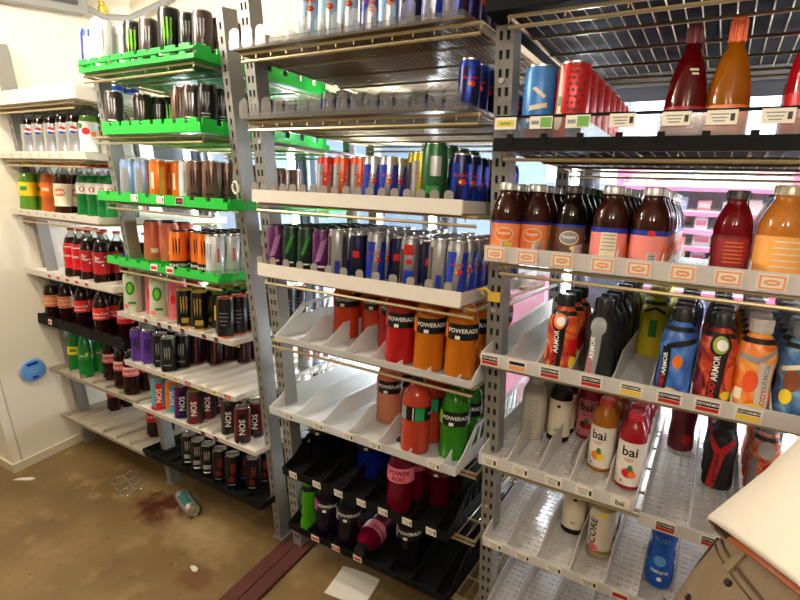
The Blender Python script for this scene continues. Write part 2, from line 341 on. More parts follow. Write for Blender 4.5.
soda('fruit', LYGR, WHITE, [('e', .016, .014, .11, 0, RED), ('e', .012, .012, .13, -40, DGREEN), ('e', .012, .010, .10, 45, ORANGE)], cap=CAPW, lab=(.12, .62), fill=.72)
soda('pepsi', LCOLA, BLUE, GLOBE, cap=CAPB)
soda('lemon', LYGR, YEL, [('r', .03, .02, .118, 0, DGREEN)], cap=CAPY)
soda('orange', LORG, ORANGE, [('r', .03, .016, .118, 0, CREAM)], cap=CAPO)
soda('rootbeer', LROOT, CREAM, [('e', .024, .017, .11, 0, K('brown_print', (120, 50, 24))), ('e', .021, .0145, .11, 0, ORANGE), ('t', 'A&W', .014, .11, 0, WHITE), ('r', .02, .03, .11, -80, ORANGE)], cap=CAPO, lab=(.2, .62))
soda('seven', LGRN, WHITE, [('e', .012, .012, .13, 0, RED), ('e', .006, .009, .13, 0, WHITE), ('e', .014, .012, .125, 60, ORANGE)], cap=CAPR, lab=(.46, .66))
soda('sprite', liquid('lime_bottle', (40, 170, 70), .55), YEL, [('r', .03, .014, .118, 0, DGREEN)], cap=CAPG, lab=(.4, .58), head=None)
soda('sprite2', liquid('lime_bottle', (40, 170, 70), .55), DGREEN, [('t', 'Sprite', .013, .118, 0, WHITE), ('e', .006, .006, .128, 25, YEL)], cap=CAPG, lab=(.4, .58), head=None)
def coke(key, gl2, lm, liq=LCOLA, cap=CAPR, lab=(.36, .60)): soda(key, liq, lm, gl2, cap=cap, lab=lab)
coke('coke', [('t', 'Coca-Cola', .013, .116, 0, WHITE), ('t', 'Coca-Cola', .013, .116, 170, WHITE)], RED)
coke('coke_orange', [('t', 'Coca-Cola', .013, .116, 0, WHITE), ('r', .05, .004, .098, 0, WHITE)], K('bright_red_print', (225, 45, 35), rough=.35), cap=CAPO)
coke('coke_tan', [('t', 'Coca-Cola', .012, .116, 0, RED), ('r', .06, .006, .136, 0, RED), ('r', .06, .006, .094, 0, RED)], K('tan_print', (206, 160, 110), rough=.45), cap=CAPO)
coke('coke_pink', [('r', .06, .008, .135, 0, WHITE), ('t', 'Coca-Cola', .012, .112, 0, WHITE)], K('salmon_print', (215, 95, 90), rough=.4), lab=(.40, .60))
coke('pepper', [('t', 'Dr', .014, .122, -12, WHITE), ('t', 'Pepper', .013, .106, 6, WHITE), ('e', .004, .004, .09, 25, WHITE), ('e', .003, .003, .128, 40, WHITE)], K('dark_red_print', (170, 22, 30), rough=.35), lab=(.2, .62))
coke('pack_red', [('t', 'Coca-Cola', .014, .11, 0, WHITE, 0), ('r', .07, .004, .15, 0, WHITE)], RED, lab=(.2, .70))

def pade(r=.046, h=.252):
    k = h/.262
    return [(a, b*k) for a, b in [(0, .004), (r*.6, 0), (r*.93, .004), (r*.99, .016), (r*.96, .05), (r*.99, .055), (r*.955, .075), (r*.985, .08), (r*.945, .097), (r*.975, .102), (r*.95, .114), (r*1.0, .119), (r*1.0, .168), (r*.98, .173), (r*.92, .190), (r*.78, .209), (r*.56, .225), (.021, .233), (.021, .238)]]
def powerade(key, liq, acc, txt=True, lm=BLACK, gl=None):
    g = gl if gl is not None else [('r', .022, .044, .166, -62, acc), ('t', 'POWERADE', .0125, .170, 12, WHITE), ('r', .014, .010, .150, -8, WHITE)]+[('e', .0035, .0016, .02, 0, WHITE)]
    bottle(key, pade(), liq, None, None, (.1155, .161, lm, [t[:3]+(t[3]*.962-.0215,)+t[4:] for t in g], ()), (.0215, .227, .252, CAPK), nm='sports_drink_bottle')
powerade('pw_org', liquid('orange_sports', (246, 140, 24), .5), ORANGE); powerade('pw_red', liquid('red_sports', (226, 40, 42), .5), RED)
powerade('pw_redorg', liquid('red_orange_sports', (240, 78, 36), .55), RED); powerade('pw_peach', liquid('peach_sports', (246, 160, 120), .55), PINK)
GRNP = K('green_label_print', (30, 150, 90), rough=.4)
powerade('pw_straw', liquid('strawberry_sports', (232, 84, 56), .5), GRNP, gl=[('r', .030, .042, .166, 18, GRNP), ('r', .024, .042, .166, -52, GREY), ('r', .003, .04, .166, -8, WHITE), ('t', 'POWERADE', .008, .166, 90, WHITE)])
powerade('pw_green', liquid('green_sports', (60, 158, 30), .5), GREEN)
powerade('pw_dark', liquid('dark_sports', (22, 16, 26), .2), GREY); powerade('pw_blue', liquid('blue_sports', (14, 40, 130), .35), BLUE); powerade('pw_purple', liquid('purple_sports', (30, 12, 40), .25), K('magenta_print', (190, 40, 160)))
powerade('pw_wine', liquid('wine_sports', (84, 8, 26), .35), RED, lm=MAROON)
bottle('pw_rock', pade(), liquid('magenta_sports', (120, 10, 40), .4), None, None, (.1155, .166, PINK, [('t', 'POWER', .016, .150, 0, BLACK), ('t', 'ROC', .016, .129, -4, BLACK), ('t', 'POWER', .016, .150, 130, BLACK)], ()), (.0215, .227, .252, CAPK), nm='sports_drink_bottle')
bottle('slim_green', [(0, .003), (.02, 0), (.03, .006), (.031, .03), (.026, .06), (.031, .07), (.026, .1), (.031, .11), (.028, .15), (.031, .16), (.024, .19), (.012, .205), (.012, .212)], liquid('lime_drink', (90, 190, 40), .5), cap=(.014, .21, .226, CAPK), label=(.165, .185, BLACK, [], ()))
# glass tea bottles
def snap(r=.036, h=.187): return [(0, .004), (r*.8, 0), (r, .006), (r, .012), (r*.985, .016), (r*.985, .095), (r, .10), (r*.99, .112), (r*.88, .132), (r*.66, .150), (r*.55, .158), (r*.53, .168), (r*.55, .170)]
LTEA = liquid('tea', (58, 24, 14), .2, .04); LTEAD = liquid('dark_tea', (24, 12, 10), .15, .04); LJUICE = liquid('red_juice', (130, 14, 24), .35, .04); LMANGO = liquid('mango_juice', (240, 150, 60), .45, .05)
LIDM = K('tea_lid', (205, 205, 202), rough=.3, metal=.6); LIDD = K('dark_lid', (70, 68, 66), rough=.35, metal=.5)
def tea(key, liq, lm, gl, bands, lid=LIDM, r=.036, k=1.0):
    p = [(a, b*k) for a, b in snap(r)]
    bottle(key, p, liq, None, None, (.018*k, .094*k, lm, gl, bands), (r*.60, .168*k, .186*k, lid), nm='tea_bottle')
PEACH = K('peach_print', (244, 140, 84), rough=.4); ROSE = K('rose_print', (240, 140, 130), rough=.4)
SN = lambda bg: [('e', .024, .017, .062, 0, CREAM), ('e', .0215, .0145, .062, 0, bg), ('t', 'Snapple', .010, .064, 0, WHITE), ('t', 'Snapple', .010, .064, 180, WHITE), ('e', .01, .006, .038, 20, YEL)]
tea('tea_peach', LTEA, PEACH, SN(ORANGE), [(.088, .094, BLUE)]); tea('tea_dark', LTEAD, K('brown_label', (96, 66, 52), rough=.4), SN(GREY), [(.088, .094, BLUE)], LIDD)
tea('tea_rose', LTEA, ROSE, [('r', .034, .062, .053, 0, CREAM), ('r', .026, .002, .078, 0, GREY), ('r', .026, .002, .070, 0, GREY), ('r', .026, .002, .062, 0, GREY), ('r', .026, .002, .054, 0, GREY), ('r', .028, .002, .046, 0, GREY), ('e', .012, .016, .045, 70, ORANGE), ('e', .010, .014, .05, 95, RED)], [(.083, .094, BLUE)], LIDM, .039)
BARS = [('r', .020, .024, .034, 8, WHITE)]+[('r', .016, .0016, .026+.0035*i, 8, BLACK) for i in range(6)]
tea('tea_rose2', LTEA, ROSE, BARS+[('e', .014, .018, .045, 60, ORANGE), ('e', .010, .012, .055, 80, RED), ('e', .008, .006, .088, 0, RED)], [(.083, .094, BLUE)], LIDM, .039)
tea('juice_red', LJUICE, K('red_label', (150, 40, 44), rough=.4), [('r', .034, .002, .08-.008*i, 0, ORANGE) for i in range(6)], [(.088, .094, MAROON)], LIDD)
tea('mango', LMANGO, K('mango_label', (250, 176, 90), rough=.45), [('r', .046, .003, .09-.012*i, 0, CREAM) for i in range(5)]+[('e', .014, .012, .05, 60, ORANGE)], [], K('gold_tea_lid', (200, 190, 160), rough=.3, metal=.4), .044, 1.06)
tea('mango_small', liquid('amber_juice', (205, 110, 40), .4, .05), ORANGE, SN(PEACH), [], LIDD)
bottle('wine_red', [(0, .006), (.030, 0), (.0375, .004), (.039, .02), (.039, .075), (.035, .115), (.027, .155), (.0145, .182), (.0125, .19), (.0125, .225)], liquid('red_wine_glass', (112, 10, 20), .55, .04), label=(.02, .072, K('red_wine_label', (165, 24, 34), rough=.4), [('e', .011, .014, .055, 24, MAROON), ('t', '4', .012, .055, 24, WHITE), ('r', .012, .003, .032, 24, WHITE)], ()), cap=(.0142, .195, .230, K('dark_red_foil', (84, 12, 24), rough=.35, metal=.3)), nm='long_neck_bottle',
       sleeve=[('r', .016, .004, .142, 20, CREAM), ('r', .012, .004, .134, 24, CREAM)])
bottle('wine_orange', [(0, .006), (.030, 0), (.0375, .004), (.039, .02), (.039, .075), (.035, .115), (.027, .155), (.0145, .182), (.0125, .19), (.0125, .225)], liquid('amber_glass', (236, 146, 30), .72, .04), label=(.02, .072, K('orange_wine_label', (240, 128, 66), rough=.4), [('r', .03, .012, .06, 0, CREAM)], ()), cap=(.0142, .190, .235, K('orange_foil', (205, 88, 40), rough=.35, metal=.3)), nm='long_neck_bottle')
bottle('syrup_red', [(0, .006), (.030, 0), (.0375, .004), (.0385, .02), (.0385, .12), (.034, .15), (.02, .19), (.014, .21), (.014, .22)], liquid('ruby_glass', (200, 20, 40), .4, .05), cap=(.016, .216, .238, RED), nm='long_neck_bottle', label=(.03, .09, RED, [('r', .03, .03, .06, 0, WHITE)], ()))
# sculpted sports bottles
def fruit(name, c1, c2, c3, sc=14):
    m = mat(name, c1, rough=.35); nt = m.node_tree; b = nt.nodes['Principled BSDF']; N = nt.nodes.new
    tc = N('ShaderNodeTexCoord'); n = N('ShaderNodeTexNoise'); n.inputs['Scale'].default_value = sc; n.inputs['Detail'].default_value = 3; n.inputs['Distortion'].default_value = 1.2
    r = N('ShaderNodeValToRGB'); e = r.color_ramp.elements; e[0].position = .36; e[0].color = lin(c2); e[1].position = .64; e[1].color = lin(c3); k = e.new(.5); k.color = lin(c1)
    nt.links.new(tc.outputs['Object'], n.inputs['Vector']); nt.links.new(n.outputs['Fac'], r.inputs[0]); nt.links.new(r.outputs[0], b.inputs['Base Color']); return m
def armor(r=.037): return [(a, b*.88) for a, b in [(0, .004), (r*.7, 0), (r*.96, .005), (r, .02), (r*.96, .05), (r*.90, .085), (r*.95, .115), (r, .135), (r*.97, .155), (r*.84, .175), (r*.60, .192), (.0165, .200), (.0165, .208)]]
def body(key, base, gl, cap=CAPK, bands=((.176, .188, CAPK),), shoulder=None):
    bottle(key, armor(), base, label=(.0106, .1655, base, [((t[0], t[1], t[2]*.88)+t[3:] if t[0] == 't' and len(t) < 7 else (t[0], [(u, v*.88) for u, v in t[1]], t[2])+t[3:] if t[0] == 'p' else t)[:3]+(t[3]*.88,)+t[4:] for t in gl], tuple((a*.88, c*.88, m) for a, c, m in bands)), cap=(.021, .176, .205, cap), nm='sports_bottle')
def arm(c2, txt=WHITE, ex=()):
    return [('p', [(-.013, -.075), (.013, -.075), (.020, .06), (-.004, .06)], 0, .09, -4, BLACK), ('e', .021, .025, .160, 0, BLACK), ('e', .015, .019, .160, 0, c2), ('t', 'BODY', .012, .052, -8, RED, 1), ('t', 'ARMOR', .012, .102, -5, txt, 1), ('e', .010, .012, .16, 4, WHITE)]+list(ex)
MIX = [('e', .014, .022, .09, 62, RED), ('e', .012, .015, .045, 66, YEL), ('e', .012, .018, .06, -62, ORANGE)]
body('ba_red', fruit('flame_sleeve', (206, 70, 40), (120, 20, 20), (244, 150, 60), 22), arm(ORANGE, WHITE, MIX)); body('ba_black', K('dark_sleeve', (26, 24, 26), rough=.3), [('p', [(-.013, -.075), (.013, -.075), (.020, .06), (-.004, .06)], 0, .09, -14, GREY), ('t', 'BODY', .012, .05, -16, RED, 1), ('t', 'ARMOR', .012, .10, -14, WHITE, 1), ('e', .018, .022, .16, 0, GREY)])
body('ba_yel', K('yellow_sleeve', (222, 200, 40), rough=.35), [('r', .02, .05, .1, 0, DGREEN), ('p', [(-.03, 0), (0, .016), (.03, 0), (.03, -.008), (0, .008), (-.03, -.008)], 0, .155, 0, BLACK)], cap=K('yellow_bottle_cap', (215, 200, 50)))
body('ba_blue', fruit('blue_sleeve', (62, 112, 190), (40, 76, 160), (96, 150, 216), 18), [('p', [(-.035, -.016), (.035, .006), (.035, .020), (-.010, .008), (-.03, -.004)], 0, .145, 0, BLACK), ('r', .020, .115, .07, -46, BLACK), ('t', 'ARMOR', .011, .09, -48, WHITE, 1), ('t', 'BODY', .011, .04, -48, RED, 1), ('e', .010, .016, .10, -5, ORANGE), ('e', .014, .010, .02, -16, YEL)])
body('ba_straw', fruit('strawberry_sleeve', (176, 52, 36), (90, 18, 18), (226, 104, 50), 22), arm(K('olive_print', (150, 160, 50)), WHITE, [('e', .016, .03, .08, 52, K('orange_fruit', (226, 96, 50))), ('e', .014, .01, .035, 40, YEL), ('e', .016, .03, .05, -60, MAROON)]))
body('ba_orange', fruit('orange_sleeve', (240, 150, 60), (226, 104, 40), (246, 190, 110), 18), [('r', .030, .11, .07, 30, K('pale_grey_print', (214, 204, 196))), ('t', 'ARMOR', .012, .10, 32, GREY, 1), ('t', 'BODY', .012, .045, 32, RED, 1), ('e', .014, .024, .085, -12, K('deep_orange_print', (226, 80, 30))), ('r', .018, .024, .05, -44, CREAM), ('p', [(-.035, -.01), (0, -.02), (.035, .010), (.035, .022), (0, -.006), (-.035, .004)], 0, .15, 0, GREY), ('e', .02, .012, .02, 10, YEL)], cap=K('pale_cap', (196, 186, 178), rough=.4))
body('ba_coconut', fruit('steel_blue_sleeve', (70, 120, 165), (50, 80, 130), (130, 170, 196), 20), [('e', .016, .024, .10, -20, K('brown_fruit', (130, 70, 40))), ('e', .012, .016, .06, -30, YEL), ('p', [(-.035, -.01), (0, .004), (.035, .02), (.035, .01), (0, -.008), (-.035, -.022)], 0, .14, 0, CREAM)], cap=K('grey_cap', (130, 130, 135), rough=.4))
body('ba_maroon', K('maroon_sleeve', (112, 20, 28), rough=.4), [('r', .03, .05, .1, 0, MAROON), ('e', .014, .018, .05, 30, RED)])
body('ba_redx', K('black_sleeve', (24, 22, 24), rough=.35), [('p', [(-.024, -.09), (-.004, -.09), (.012, .03), (.036, .07), (.028, .085), (0, .05), (-.03, .085), (-.036, .07), (-.012, .03)], 0, .09, -8, RED), ('t', 'BODYARMOR', .010, .075, -14, BLACK, 1)])
body('ba_tang', fruit('tangerine_sleeve', (236, 104, 40), (196, 60, 40), (236, 210, 190), 26), [('e', .02, .024, .15, 0, K('pale_grey_print', (214, 204, 196))), ('e', .014, .018, .09, 20, RED), ('r', .02, .08, .07, -40, GREY)], cap=K('grey_cap', (130, 130, 135)))
def slimb(r=.033): return [(0, .003), (r*.8, 0), (r, .006), (r, .145), (r*.96, .158), (r*.7, .176), (.017, .186), (.017, .194)]
def bai(key, liq, cap, f1, f2, lm=K('white_sleeve', (238, 228, 214), rough=.45)):
    bottle(key, slimb(), liq, label=(.014, .132, lm, [('t', 'bai', .026, .108, 0, BLACK), ('r', .024, .002, .088, 0, GREY), ('r', .018, .002, .083, 0, f1), ('e', .016, .013, .05, 2, f1), ('e', .010, .009, .046, 18, f2), ('e', .006, .009, .064, 8, DGREEN), ('r', .003, .006, .026, -22, BLACK)], ()), cap=(.0185, .186, .207, cap), nm='flavored_water_bottle')
bai('bai_org', liquid('amber_drink', (226, 140, 40), .5), K('coral_cap', (226, 80, 66), rough=.35), ORANGE, YEL); bai('bai_red', liquid('cherry_drink', (205, 36, 52), .45), K('cherry_cap', (210, 40, 60), rough=.35), RED, ORANGE); bai('bai_pink', liquid('berry_drink', (196, 50, 84), .45), K('cherry_cap', (210, 40, 60)), MAROON, RED, K('pink_sleeve', (226, 130, 140), rough=.4))
bottle('wht_tall', slimb(.036), liquid('milky', (205, 200, 190), .3), label=(.012, .150, K('beige_sleeve', (196, 186, 166), rough=.5), [('r', .03, .002, .13-.008*i, 0, GREY) for i in range(12)]+[('r', .008, .012, .03, 0, GOLD)], ()), cap=(.022, .17, .208, K('clear_cap', (190, 192, 192), rough=.4)), nm='flavored_water_bottle')
bottle('coffee', slimb(.034), liquid('coffee', (30, 18, 16), .15), label=(.022, .138, CREAM, [('e', .006, .005, .12, 0, BLACK), ('t', 'bai', .008, .045, 0, BLACK)], ()), cap=(.021, .17, .206, CAPK), nm='flavored_water_bottle')
bottle('core', slimb(.034), liquid('pale_juice', (220, 190, 150), .4), label=(.020, .150, K('cream_sleeve', (226, 214, 190), rough=.5), [('t', 'CORE', .022, .085, -30, BLACK, 1), ('e', .014, .012, .035, -20, PINK), ('r', .02, .012, .14, 10, YEL)], [(.012+.008, .03, K('olive_band', (150, 140, 60)))]), cap=(.021, .17, .206, CAPY), nm='flavored_water_bottle')
bottle('bliss', [(0, .004), (.022, 0), (.030, .006), (.034, .03), (.034, .06), (.026, .095), (.025, .105), (.031, .14), (.035, .165), (.030, .19), (.018, .2), (.018, .205)], liquid('blue_drink', (34, 108, 214), .4, .1), sleeve=[('t', 'BLISS', .013, .145, 0, LBLUE), ('e', .015, .013, .083, 0, LBLUE), ('t', 'neuro', .009, .055, 6, WHITE), ('e', .006, .006, .035, 8, WHITE)], cap=(.020, .203, .225, BLUE), nm='drink_bottle')
bottle('blue_pet', pet(.033, .21), liquid('water_blue', (150, 190, 220), .5), label=(.07, .13, BLUE, [('r', .02, .03, .1, 0, WHITE)], ()), cap=(.015, .2, .213, CAPB))
can('red_cup', .12, .040, kRED, [('r', .04, .03, .06, 0, MAROON)], ALU, nm='drink_can')

ORD = ['front', 'second', 'third', 'fourth', 'fifth', 'sixth', 'seventh', 'eighth', 'ninth', 'tenth', 'eleventh', 'twelfth', 'thirteenth', 'fourteenth']
def place(key, loc, rot, label, group, order='ZYX'):
    p = PR[key]; t = thing(p['nm'], label, p['cat'], loc, rot, group, order)
    for n, me, l in p['parts']: obj(n, me, t, l)
    return t
SHELF = {}      # key -> (z of tray underside at front, deck thickness, phrase)
def row(sh, lane, key, x, y0, n, desc, pitch=None, keys=None, spin=None, jit=4, dkeys=None):
    """a lane of drinks standing one behind the other on a sloping shelf; lane = count among the stocked lanes from the left"""
    z0, th, ph = SHELF[sh]
    for k in range(n):
        kk = keys[k] if keys and k < len(keys) else key; p = PR[kk]
        y = y0+k*(pitch or (2*p['r']+.003)); xx = x+random.uniform(-.0015, .0015)
        th_ = math.atan2(-xx, 1.22+y)*(.75) if spin is None else rad(spin)
        loc = (xx, y*C8+th*S8, z0-y*S8+th*C8+.0003)
        d = dkeys[k] if dkeys and k < len(dkeys) else desc
        w = f'{ORD[lane-1] if lane > 1 else "first"} filled lane, {ph}'
        lab = f'{d}, front of {w}' if k == 0 else f'{d}, {ORD[k]} in {w}'
        if len(lab.split()) > 16: print('LONG', len(lab.split()), lab)
        place(kk, loc, (-TILT, 0, th_+rad(random.uniform(-jit, jit))), lab, 'drinks on '+ph)

# ------------------------------------------------------------------ the room
MW = mat('painted_wall_panel', (236, 228, 210), rough=.55, noise=.06, nscale=3, bump=.05)
MDK = mat('grey_wall_panel', (120, 110, 98), rough=.6, noise=.06, nscale=3)
MCE = mat('ceiling_panel', (225, 215, 195), rough=.6, noise=.03, nscale=4)
MGAL = mat('galvanised_grey', (150, 150, 150), rough=.5, metal=.3, noise=.08, nscale=12)
def floor_mat():
    m = bpy.data.materials.new('stained_concrete'); m.use_nodes = True; nt = m.node_tree; b = nt.nodes['Principled BSDF']; N = nt.nodes.new; L = nt.links.new
    tc = N('ShaderNodeTexCoord')
    def noise(s, d=6): n = N('ShaderNodeTexNoise'); n.inputs['Scale'].default_value = s; n.inputs['Detail'].default_value = d; L(tc.outputs['Object'], n.inputs['Vector']); return n
    def mixc(fac, a, bb):
        x = N('ShaderNodeMix'); x.data_type = 'RGBA'; L(fac, x.inputs['Factor'])
        for s, v in (('A', a), ('B', bb)):
            if isinstance(v, tuple): x.inputs[s].default_value = lin(v)
            else: L(v, x.inputs[s])
        return x.outputs['Result']
    def ramp(o, a, c): r = N('ShaderNodeMapRange'); r.inputs['From Min'].default_value = a; r.inputs['From Max'].default_value = c; L(o, r.inputs['Value']); return r.outputs[0]
    c = mixc(ramp(noise(2.2).outputs['Fac'], .35, .65), (98, 77, 45), (128, 104, 64))
    c = mixc(ramp(noise(9).outputs['Fac'], .55, .75), c, (142, 120, 84))
    c = mixc(ramp(noise(38, 3).outputs['Fac'], .62, .8), c, (84, 64, 38))
    def blob(cx, cy, rx, ry, col, soft=.5, src=None):
        mp = N('ShaderNodeMapping'); mp.vector_type = 'POINT'; mp.inputs['Location'].default_value = (-cx/rx, -cy/ry, 0); mp.inputs['Scale'].default_value = (1/rx, 1/ry, 0); L(tc.outputs['Object'], mp.inputs['Vector'])
        ln = N('ShaderNodeVectorMath'); ln.operation = 'LENGTH'; L(mp.outputs[0], ln.inputs[0])
        nz = noise(16, 4); ad = N('ShaderNodeMath'); ad.operation = 'MULTIPLY_ADD'; L(nz.outputs['Fac'], ad.inputs[0]); ad.inputs[1].default_value = 1.3; L(ln.outputs['Value'], ad.inputs[2])
        r = N('ShaderNodeMapRange'); r.inputs['From Min'].default_value = 1.65; r.inputs['From Max'].default_value = 1.65-soft; L(ad.outputs[0], r.inputs['Value'])
        return mixc(r.outputs[0], c, col)
    c = blob(-2.00, -.095, .22, .12, (66, 24, 10)); c = blob(-1.55, -.28, .10, .07, (100, 70, 40)); c = blob(-1.75, -.12, .28, .12, (150, 130, 92), .9)
    L(c, b.inputs['Base Color']); b.inputs['Roughness'].default_value = .42
    bp = N('ShaderNodeBump'); bp.inputs['Strength'].default_value = .12; bp.inputs['Distance'].default_value = .01; L(noise(30).outputs['Fac'], bp.inputs['Height']); L(bp.outputs[0], b.inputs['Normal'])
    return m
WX = -2.95; DY = .78; CZ = 2.62
b = MB(); b.box(-3.7, 1.7, -2.6, DY+.14, -.1, 0); struct(b.build('floor', floor_mat(), smooth=False))
b = MB(); b.box(-3.7, 1.7, -2.6, DY+.12, CZ, CZ+.1); struct(b.build('ceiling', MCE, smooth=False))
b = MB(); b.box(-3.6, WX, -.30, DY+.12, 0, CZ); struct(b.build('wall_left', MW, smooth=False))
b = MB(); b.box(-3.7, -3.6, -2.6, DY+.12, 0, CZ); struct(b.build('wall_far_left', MW, smooth=False))
b = MB(); b.box(-3.7, 1.7, -2.7, -2.6, 0, CZ); struct(b.build('wall_front', MDK, smooth=False))
b = MB(); b.box(1.6, 1.7, -2.6, DY+.12, 0, CZ); struct(b.build('wall_right', MDK, smooth=False))
b = MB(); b.box(WX, 1.6, DY, DY+.12, 1.80, CZ); struct(b.build('wall_back', MW, smooth=False))
b = MB(); b.box(WX, WX+.012, -.30, DY, 0, .045); b.prism_x([(-.30, 0), (-.312, 0), (-.312, .05), (-.30, .05)], -3.6, WX+.012)
struct(b.build('baseboard_left', mat('coved_base', (205, 194, 168), rough=.6, noise=.1), smooth=False))
b = MB(); b.box(WX, WX+.003, -.262, -.255, .045, CZ); struct(b.build('trim_1', mat('panel_joint', (200, 188, 164), rough=.6, noise=.05), smooth=False))
b = MB(); b.box(WX, 1.6, DY-.06, DY+.10, 0, .07); struct(b.build('trim_2', mat('dark_door_sill', (60, 60, 62), rough=.5, metal=.4, noise=.1), smooth=False))
MFR = mat('door_frame_alu', (96, 100, 108), rough=.4, metal=.5, noise=.05); GLASS = clear('door_glass', (238, 244, 246), gloss=.2)
MUL = [-2.88, -2.62, -1.84, -1.06, -.48, .30, 1.08, 1.56]
n_ = 0
for a, c in [(-2.62, -1.84), (-1.84, -1.06), (-1.06, -.48), (-.48, .30), (.30, 1.08)]:
    n_ += 1; f = MB(); a += .03; c -= .03
    f.box(a, a+.045, DY+.03, DY+.07, .07, 1.78); f.box(c-.045, c, DY+.03, DY+.07, .07, 1.78); f.box(a+.045, c-.045, DY+.03, DY+.07, 1.72, 1.78); f.box(a+.045, c-.045, DY+.03, DY+.07, .07, .13)
    d = struct(f.build(f'door_{n_}', MFR, smooth=False))
    g = MB(); g.box(a+.045, c-.045, DY+.047, DY+.053, .13, 1.72); g.build('door_glass', GLASS, d, smooth=False)
    h = MB(); h.tube([(c-.022, DY+.07, .8), (c-.022, DY+.11, .82), (c-.022, DY+.11, 1.18), (c-.022, DY+.07, 1.2)], .008, 8); h.build('door_handle', MFR, d)
f = MB()
for x in MUL[1:-1]: f.box(x-.03, x+.03, DY, DY+.03, .07, 1.80)
f.box(WX, -2.62-.03, DY, DY+.05, .07, 1.80); f.box(1.08+.03, 1.6, DY, DY+.05, .07, 1.80); f.box(WX, 1.6, DY-.012, DY+.03, 1.765, 1.81)
struct(f.build('trim_3', MFR, smooth=False))
TUBE = mat('lit_tube', (255, 255, 255), emit=120, ecol=(236, 246, 255), rough=.4, noise=.01)
for i, x in enumerate(MUL[1:-1]):
    t = thing('door_light', 'lit white fluorescent tube on the '+['far left', 'second', 'third', 'fourth', 'fifth', 'far right'][i]+' cooler door post', 'light', (x, DY-.001, .0705), group='tubes on the door posts')
    h = MB(); h.box(-.02, .02, -.012, 0, 0, 1.66); h.box(-.02, .02, -.034, -.012, 0, .03); h.box(-.02, .02, -.034, -.012, 1.63, 1.66); h.build('tube_housing', MFR, t, smooth=False)
    h = MB(); h.tube([(0, -.024, .03), (0, -.024, 1.63)], .011, 10); h.build('light_tube', TUBE, t)
# grey unit and pipes high on the left wall
t = thing('evaporator_unit', 'grey metal cooling unit high on the left wall', 'cooling unit', (WX+.001, .04, 2.24))
h = MB(); h.box(0, .08, -.55, .455, .0, .36); h.build('unit_casing', MGAL, t, smooth=False)
h = MB(); h.box(.0805, .085, -.5, .4, .03, .33); [h.box(.085, .092, -.5, .4, .04+.03*i, .048+.03*i) for i in range(10)]; h.build('unit_grille', mat('dark_grille', (80, 80, 82), rough=.5, noise=.05), t, smooth=False)
def pipe(nm, lab, pts, r, m):
    h = MB(); h.tube(pts, r, 10); return tag(h.build(nm, m), lab, 'pipe')
pipe('coolant_pipe', 'thick grey pipe curving from the cooling unit along the back wall', [(WX+.05, .497, 2.275), (WX+.05, .60, 2.245), (WX+.10, .70, 2.25), (WX+.3, .750, 2.30), (WX+.7, .764, 2.38), (WX+1.6, .764, 2.42)], .015, MGAL)
pipe('drain_pipe', 'thinner grey pipe rising beside the thick one', [(WX+.06, .497, 2.33), (WX+.16, .60, 2.34), (WX+.40, .64, 2.44), (WX+.5, .64, CZ-.001)], .016, MGAL)
h = MB(); h.lathe([(0, 0), (.03, 0), (.034, .01), (.034, .05), (.02, .06), (.02, .09), (0, .09)], 14); o = h.build('pipe_valve', mat('yellow_brass', (215, 180, 60), rough=.35, metal=.4, noise=.05)); o.location = (WX+.045, .59, 2.255); o.scale = (.7, .7, .7); tag(o, 'yellow valve cap on the pipe beside the grey unit', 'valve')

# wall disc
t = thing('wall_gauge', 'round blue disc with dark blue marks on the left wall', 'disc', (WX+.0005, -.112, .506), (0, PI/2, 0))
h = MB(); h.lathe([(0, 0), (.060, 0), (.063, .004), (.060, .016), (.054, .019), (0, .019)], 36); h.build('disc_rim', mat('grey_blue_rim', (150, 165, 185), rough=.4, noise=.05), t)
h = MB(); h.lathe([(.056, .0192), (.050, .022), (0, .0225)], 36); h.v = [(x, y, z) for x, y, z in h.v]
h.box(-.044, -.030, -.026, .026, .0222, .0236, 1); h.box(.030, .044, -.013, .013, .0222, .0236, 1); h.box(-.012, -.009, -.022, .022, .0222, .0232, 2); h.box(.004, .007, -.018, .018, .0222, .0232, 2)
h.build('disc_face', [mat('sky_blue_face', (92, 158, 236), rough=.4, noise=.08, nscale=40), mat('navy_mark', (20, 40, 140), rough=.4), mat('pale_mark', (170, 205, 240), rough=.4)], t)

# floor plank, paper, ring carrier, crumbs, can
h = MB()
for i in range(2): h.box(-1.385+i*.064, -1.385+i*.064+.060, -1.5, .72, .0005, .014)
h.box(-1.38, -1.262, -1.5, .72, .0004, .009)
tag(h.build('floor_plank', mat('rust_red_board', (74, 26, 15), rough=.6, noise=.5, nscale=14, bump=.3), smooth=False), 'worn rust-red board lying across the concrete floor', 'board')
h = MB(); n = 10; vs = []; fs = []
for j in range(n+1):
    for i in range(n+1):
        u, v = i/n, j/n; vs.append((u*.165, v*.135, .0012+.010*(max(0, v-.75)*4)**2*.4+.006*math.sin(u*3)*v))
for j in range(n):
    for i in range(n): a = j*(n+1)+i; fs.append((a, a+1, a+n+2, a+n+1))
k = len(vs); h.add(vs, fs); h.add([(x, y, z-.0009) for x, y, z in vs], [tuple(reversed(f)) for f in fs])
o = h.build('paper_sheet', mat('white_paper', (225, 220, 210), rough=.6, noise=.04)); o.location = (-1.075, -.075, 0); o.rotation_euler = (0, 0, rad(6)); tag(o, 'loose white paper sheet on the floor under the bottom black shelf', 'paper')
h = MB()
for i in range(3):
    for j in range(2):
        h.tube([(i*.062+.032*math.cos(2*PI*k/18), j*.062+.032*math.sin(2*PI*k/18), .004+.002*math.sin(k+i)) for k in range(18)], .003, 5, closed=True)
